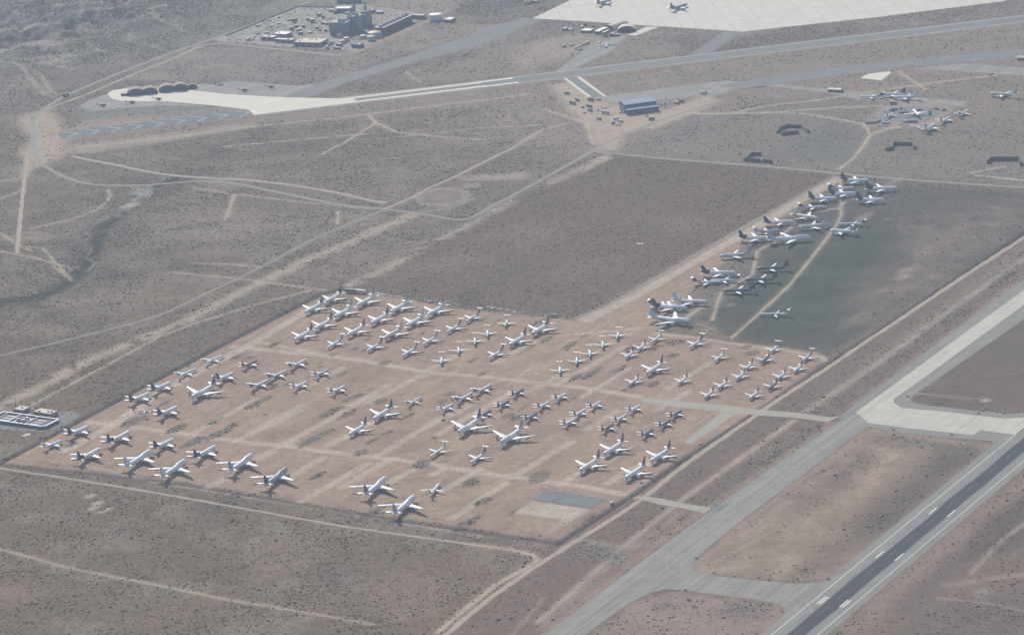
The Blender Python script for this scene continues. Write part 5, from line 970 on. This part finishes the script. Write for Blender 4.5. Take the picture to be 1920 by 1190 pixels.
for k in range(11): vehicle('pickup', (386+k*3.0+(k % 2)*.6, 155.2+.42*k+(k % 3)*.5), 60, "pickup in the row right of the fabric shelters", "pickup truck", "pickups by the fabric shelters", wh if k % 3 else dk, 1.3)
# ramp side: arched hangars and huts
V6 = lambda x, y: (1040+x/6.857, y/6.857)
for (x, y, wd, h, dp, hd, lab) in [(925,412,36,11,22,-6,"tan arched hangar with dark mouth at the ramp corner"),(690,385,24,9,48,-42,"long tan arched hangar left of the dark mouthed one")]:
    g = G(*V6(x, y)); e = empty("arched_hangar", (g.x, g.y, .3), math.radians(hd)); tag(e, lab, "hangar", "arched hangars"); m = MB(); n = 14
    m.add([(wd/2*math.cos(math.pi*k/n), yy, h*math.sin(math.pi*k/n)) for yy in (0, dp) for k in range(n+1)], [(k, k+1, n+2+k, n+1+k) for k in range(n)]+[tuple(range(n+1, 2*n+2))]); m.build("vault", BM["cream_roof"], e)
    m = MB(); m.add([(wd/2*math.cos(math.pi*k/n)*.96, .8, h*math.sin(math.pi*k/n)*.96) for k in range(n+1)], [tuple(range(n+1))]); m.build("hangar_door", BM["dark_metal"], e)
house("storage_building", "bright white roofed block left of the arched hangars", "building", V6(328,422), V6(455,428), 20, 4, BM["grey_wall"], BM["white_roof"], 0, None, 2)
house("storage_building", "grey shed in front of the long arched hangar", "building", V6(515,438), V6(570,442), 38, 5, BM["dark_metal"], BM["white_roof"], 1); house("storage_building", "narrow grey shed beside the long arched hangar", "building", V6(600,442), V6(630,444), 26, 3, BM["dark_metal"], BM["white_roof"])
house("storage_building", "pale shed touching the arched hangar's near side", "building", V6(700,375), V6(730,380), 22, 5, BM["dark_metal"], BM["white_roof"]); house("storage_building", "small grey hut right of the arched hangar sheds", "building", V6(700,465), V6(755,468), 12, 4, BM["dark_metal"], BM["galvanised"]); house("storage_building", "low grey hut nearest the pale ramp link", "building", V6(760,472), V6(830,466), 10, 3, BM["dark_metal"], BM["galvanised"])
house("storage_building", "small white hut at the hangar group's left end", "building", V6(100,395), V6(145,397), 10, 4, BM["grey_wall"], BM["white_roof"]); house("storage_building", "pale tent next to the small white hut", "building", V6(175,397), V6(225,397), 10, 2, BM["grey_wall"], BM["white_roof"], 3)
for i, (x, y, k_, m_, s) in enumerate([(215,592,'box_truck',wh,1),(285,632,'box_truck',wh,1.1),(325,607,'box_truck',wh,1),(375,582,'box_truck',wh,1),(425,562,'box_truck',wh,1.2),(330,645,'trailer',BM["galvanised"],.8),(655,470,'pickup',BM["rust"],2),(120,605,'trailer',BM["galvanised"],1),(390,330,'box_truck',dk,1.3),(350,355,'trailer',wh,.8),(485,345,'box_truck',dk,1),(25,465,'pickup',wh,1.4),(235,455,'trailer',dk,.6),(660,612,'trailer',wh,.9)]):
    vehicle(k_, V6(x, y), 20+7*i, ("white" if m_ is wh else "dark" if m_ is dk else "rusty" if m_ is BM["rust"] else "grey")+" "+k_.replace('_', ' ')+" parked near the arched hangars", k_.replace('_', ' '), "vehicles near the arched hangars", m_, s)
# ---- power plant
Z1 = lambda x, y: (400+x/7.385, y/7.385); Z2 = lambda x, y: (600+x/6.857, y/6.857)
sheet("gravel_yard", [(402,74),(425,66),(562,13),(600,13),(680,8),(770,22),(800,30),(792,36),(774,42),(720,68),(666,96),(640,93),(530,88),(410,78)], .10, streak_mat("plant_gravel", (.31,.285,.245), .95, .03, mottle=.2, mscale=.05))
BLD = [("plant_hall","large tan roofed hall at the power plant's front",Z1(1112,640),Z1(1478,652),38,7.5,"grey_wall","cream_roof",4,5),
    ("plant_building","white roofed plant building behind two low blocks",Z1(830,520),Z1(1010,530),24,7,"grey_wall","white_roof",2,1),("plant_building","low plant block at the front left",Z1(655,555),Z1(830,565),18,6,"plant_grey","galvanised",2,2),("plant_building","low plant block behind three parked cars",Z1(845,585),Z1(1090,600),14,5.5,"plant_grey","cream_roof",3,1),
    ("plant_building","pale roofed hall behind the boiler blocks",Z2(185,165),Z2(385,165),20,8,"plant_grey","white_roof",2,0),("plant_building","long blue grey building at the photo's top edge",Z2(220,40),Z2(495,42),18,8,"plant_grey","galvanised",0,0),
    ("plant_building","brown roofed block right of the cooling tower",Z2(1185,245),Z2(1330,250),14,7,"brown_cladding","galvanised",0,0),("pump_house","pump house right of the white water tank",Z2(1590,288),Z2(1680,292),22,5,"grey_wall","white_roof",1,0),
    ("plant_building","dark block at the plant's lower right corner",Z2(405,612),Z2(500,622),16,6,"dark_metal","plant_grey",0,2),("plant_building","low hut left of the dark corner block",Z2(205,600),Z2(265,602),10,4.5,"dark_metal","galvanised",0,0),
    ("plant_building","thin white roofed shelter at the plant's front",Z2(168,630),Z2(252,636),5,3,"dark_metal","white_roof",0,0),("plant_building","grey hut between hall and front tanks",Z2(20,570),Z2(90,575),9,4,"dark_metal","galvanised",0,0),
    ("plant_building","flat pale shed behind the cooling tower",Z2(715,180),Z2(800,182),8,4,"grey_wall","white_roof",0,0),("plant_building","second pale shed behind the cooling tower",Z2(630,170),Z2(670,172),14,5,"dark_metal","galvanised",0,0)]
for nm, lab, nl, nr, dp, h, wl, rf, dr, un in BLD: house(nm, lab, "building", nl, nr, dp, h, BM[wl], BM[rf], 0, "power plant buildings", dr, 0, un)
for i, (x0, x1, yb, dp, h, lab) in enumerate([(130,345,452,24,27,"leftmost boiler block, widest and nearest"),(355,492,410,22,33,"middle boiler block of three"),(502,612,345,22,26,"rightmost boiler block of three")]):
    a, u, w, rz = frame(Z2(x0, yb), Z2(x1, yb+4)); e = empty("boiler_block", (a.x, a.y, 0), rz); tag(e, "tall grey "+lab, "boiler", "boiler blocks"); m = MB(); m.box((w/2, dp/2, h*.46), (w, dp, h*.92)); m.build("casing", BM["plant_grey"], e)
    m = MB()
    for k in range(7): m.box((w*k/6, -.4, h*.45), (.6, .8, h*.9))
    for k in range(4): m.box((w/2, -.7, h*(.2+.2*k)), (w, 1.4, .35))
    m.build("steelwork", BM["galvanised"], e); rr = random.Random(i); m = MB()
    for k in range(9): hh = rr.uniform(2,6); m.box((w*rr.uniform(.12,.88), dp*rr.uniform(.15,.85), h*.92+hh/2), (rr.uniform(2,5), rr.uniform(2,5), hh))
    m.build("drum_house", BM["plant_grey"], e)
    for k in range(5): m = MB(); m.lathe([(0,.5),(rr.uniform(3,5),.5)], (w*rr.uniform(.1,.9), dp*rr.uniform(.2,.8), h*.92+2), 'z', 8); m.build("vent_pipe", BM["galvanised"], e)
for i, (x, y, h) in enumerate([(455,330,44),(598,300,42)]):
    g = G(*Z2(x, y)); e = empty("chimney_stack", (g.x, g.y, 0)); tag(e, "grey chimney stack, "+["left one rising behind the middle block","right one rising behind the rightmost block"][i], "chimney", "plant chimneys"); m = MB(); m.lathe([(0,3),(h*.6,2.5),(h,2.4),(h,2.0),(h-1,2.0)], n=14); m.build("shaft", BM["plant_grey"], e); m = MB(); m.lathe([(h*.7,2.6),(h*.7,3.6),(h*.7+.3,3.6),(h*.7+.3,2.6)], n=14, cap=False); m.build("platform", BM["dark_metal"], e)
a, u, w, rz = frame(Z2(822,452), Z2(1192,284)); e = empty("cooling_tower", (a.x, a.y, 0), rz); tag(e, "long brown cooling tower with rows of fans on top", "cooling tower"); dp = 20
m = MB(); m.box((w/2, dp/2, 7), (w, dp, 13)); m.box((w/2, dp/2, 1), (w-2, dp-2, 2)); m.build("casing", BM["brown_cladding"], e)
m = MB(); m.box((w/2, dp/2, 13.7), (w+.5, dp+.5, .5)); m.build("deck", BM["plant_grey"], e)
nf = 9
for k in range(nf): m = MB(); m.lathe([(14,4.2),(15.6,3.6),(17,3.9),(17,3.6),(14.8,3.3)], (w*(k+.5)/nf, dp/2, 0), 'z', 14, cap=False); m.lathe([(14.6,3.2),(14.7,3.2)], (w*(k+.5)/nf, dp/2, 0), 'z', 14); m.build("fan_stack", BM["galvanised"], e)
for i, (x, y, r, h, dome, mt, lab) in enumerate([(705,498,14,8,4,"tank_cream","largest cream domed tank"),(657,532,7.5,8,1,"tank_cream","cream tank in front of the largest one"),(557,500,6,5,1,"white_roof","white tank left of the cream pair"),(256,488,6,6,1,"tank_cream","cream tank by the boiler block foot"),(340,535,6,6,1,"white_roof","white tank among three front tanks"),(285,565,6,5,1,"tank_cream","nearest low cream tank"),(1490,275,13,11,.6,"white_roof","big white water tank standing apart on the right")]):
    g = G(*Z2(x, y)); g = g+Vector((0, r, 0)); e = empty("storage_tank", (g.x, g.y, .1)); tag(e, lab, "tank", "plant tanks"); m = MB(); m.lathe([(0,r),(h,r)], n=28); m.build("shell", BM["concrete_wall"] if i < 6 else BM["white_roof"], e, False)
    m = MB(); m.lathe([(h+.02,r+.15),(h+.25,r+.15),(h+.3+dome*.5,r*.75),(h+.3+dome*.85,r*.4),(h+.3+dome,.1)], n=28); m.build("roof", BM[mt], e, True)
for i, (x, y, h) in enumerate([(360,372,22),(175,420,18),(575,350,18),(725,330,22),(730,400,24),(510,420,20),(1010,190,20),(1080,215,22),(1140,200,24),(970,250,22),(905,300,16),(850,330,16),(800,400,14),(1240,350,22),(455,300,16),(670,290,16),(375,580,16),(1440,340,26),(1600,160,18),(940,160,16)]):
    pole("power_pole", "slender steel pole with crossarm in the plant's switchyard", "pole", Z1(x, y), h, 2, "switchyard poles", .3)
rr = random.Random(17); gb = [(740,465),(625,360),(620,475),(800,375),(910,335),(905,250),(775,290),(1050,285),(1120,305),(1310,285),(1375,310),(1465,222),(1525,250),(1625,160),(1690,188),(1860,195),(1190,445),(1150,385),(1090,420),(1340,460),(1250,380),(1440,400),(1480,430),(1210,480),(1570,340),(1530,330),(1560,440),(1610,620),(1640,620)]
for i, (x, y) in enumerate(gb):
    g = G(*Z1(x, y)); e = empty("equipment_unit", (g.x, g.y, .1), math.radians(25)); tag(e, "small pale roofed equipment unit inside the plant fence", "equipment", "plant equipment units"); s = rr.uniform(.7,1.5); hh = rr.uniform(2.5,7) if x > 1080 else 2.5
    m = MB(); m.box((0,0,hh/2), (7*s,4*s,hh)); m.build("casing", BM["plant_grey"], e); m = MB(); m.box((0,0,hh+.2), (7.3*s,4.3*s,.3)); m.build("roof", BM[rr.choice(["white_roof","cream_roof","galvanised"])], e)
for i, (x, y, k_, m_) in enumerate([(872,592,'pickup',wh),(908,596,'pickup',wh),(940,600,'pickup',wh),(480,560,'box_truck',wh),(568,525,'pickup',wh),(540,560,'pickup',dk),(1575,665,'box_truck',wh),(1590,690,'pickup',dk)]):
    vehicle(k_, Z1(x, y), 60, ("white " if m_ is wh else "dark ")+k_.replace('_', ' ')+" parked at the power plant's front", k_.replace('_', ' '), "vehicles at the power plant", m_, 1.3)
pa = [G(423,68), G(480,45), G(520,28), G(560,13), G(600,14), G(655,15)]; g0 = pa[0]; e = empty("perimeter_wall", (g0.x, g0.y, 0)); tag(e, "long pale perimeter wall along the power plant's upper side", "wall")
for i in range(5):
    d = pa[i+1]-pa[i]; L = d.length; c = (pa[i]+pa[i+1])/2-g0; m = MB(); m.box((c.x, c.y, 1.5), (L-.4,.8,3.0), math.atan2(d.y, d.x)); m.build("wall_panel", BM["concrete_wall"], e)
# airfield signs beside the taxiways, cross markers, small white pad hut
for i, p in enumerate([(1701.6,743.5),(1835,775.5),(1675,806.5),(1784,815.5),(1306,1046.5),(1442,1087.5),(1285,1106.5),(1553,1086)]):
    g = G(*p); e = empty("airfield_sign", (g.x, g.y, .1), TH-math.pi/2+(.3 if i % 2 else 0)); tag(e, "small dark airfield sign, "+["inside the cream taxiway's curve","above the red hold line on cream concrete","below the cream concrete's left corner","below the red hold line on cream concrete","at the grey taxiway's inner corner","at the lower hold line's upper end","below the grey connector's left part","near the runway edge below the connector"][i], "sign", "airfield signs")
    m = MB(); m.box((0,0,.95), (3.6,.5,1.2)); m.build("panel", BM["dark_metal"], e); m = MB()
    for s in (-1, 1): m.box((s*1.2,0,.18), (.2,.3,.36))
    m.build("legs", BM["galvanised"], e)
g = G(1200,457); e = empty("cross_marker", (g.x, g.y, .05)); tag(e, "white cross marker on the empty scrub field", "ground marker")
for k in range(2): m = MB(); m.box((0,0,.15+.11*k), (12,1.8,.1), .35+k*1.9); m.build("marker_strip", BM["white_roof"], e)
g = G(633,400); e = empty("cross_marker", (g.x, g.y, .05)); tag(e, "pale cross marker beside the road left of the round pad", "ground marker")
for k in range(2): m = MB(); m.box((0,0,.15+.11*k), (14,2.0,.1), .1+k*1.6); m.build("marker_strip", BM["concrete_wall"], e)
# ------------------------------------------------------------------ the air: one closed box of thin haze round everything
hb = MB(); hb.box((0, 0, 797), (49000, 49000, 1606)); hz = hb.build("haze", None)
hm = bpy.data.materials.new("thin_haze"); hm.use_nodes = True; nt = hm.node_tree
for n in list(nt.nodes):
    if n.type == 'BSDF_PRINCIPLED': nt.nodes.remove(n)
pv = nt.nodes.new("ShaderNodeVolumePrincipled"); pv.inputs["Color"].default_value = (0.66, 0.81, 1.0, 1); pv.inputs["Density"].default_value = 4.0e-5; pv.inputs["Anisotropy"].default_value = 0.0
out = [n for n in nt.nodes if n.type == 'OUTPUT_MATERIAL'][0]; nt.links.new(pv.outputs[0], out.inputs["Volume"])
hz.data.materials.append(hm); kind(hz, 'stuff')
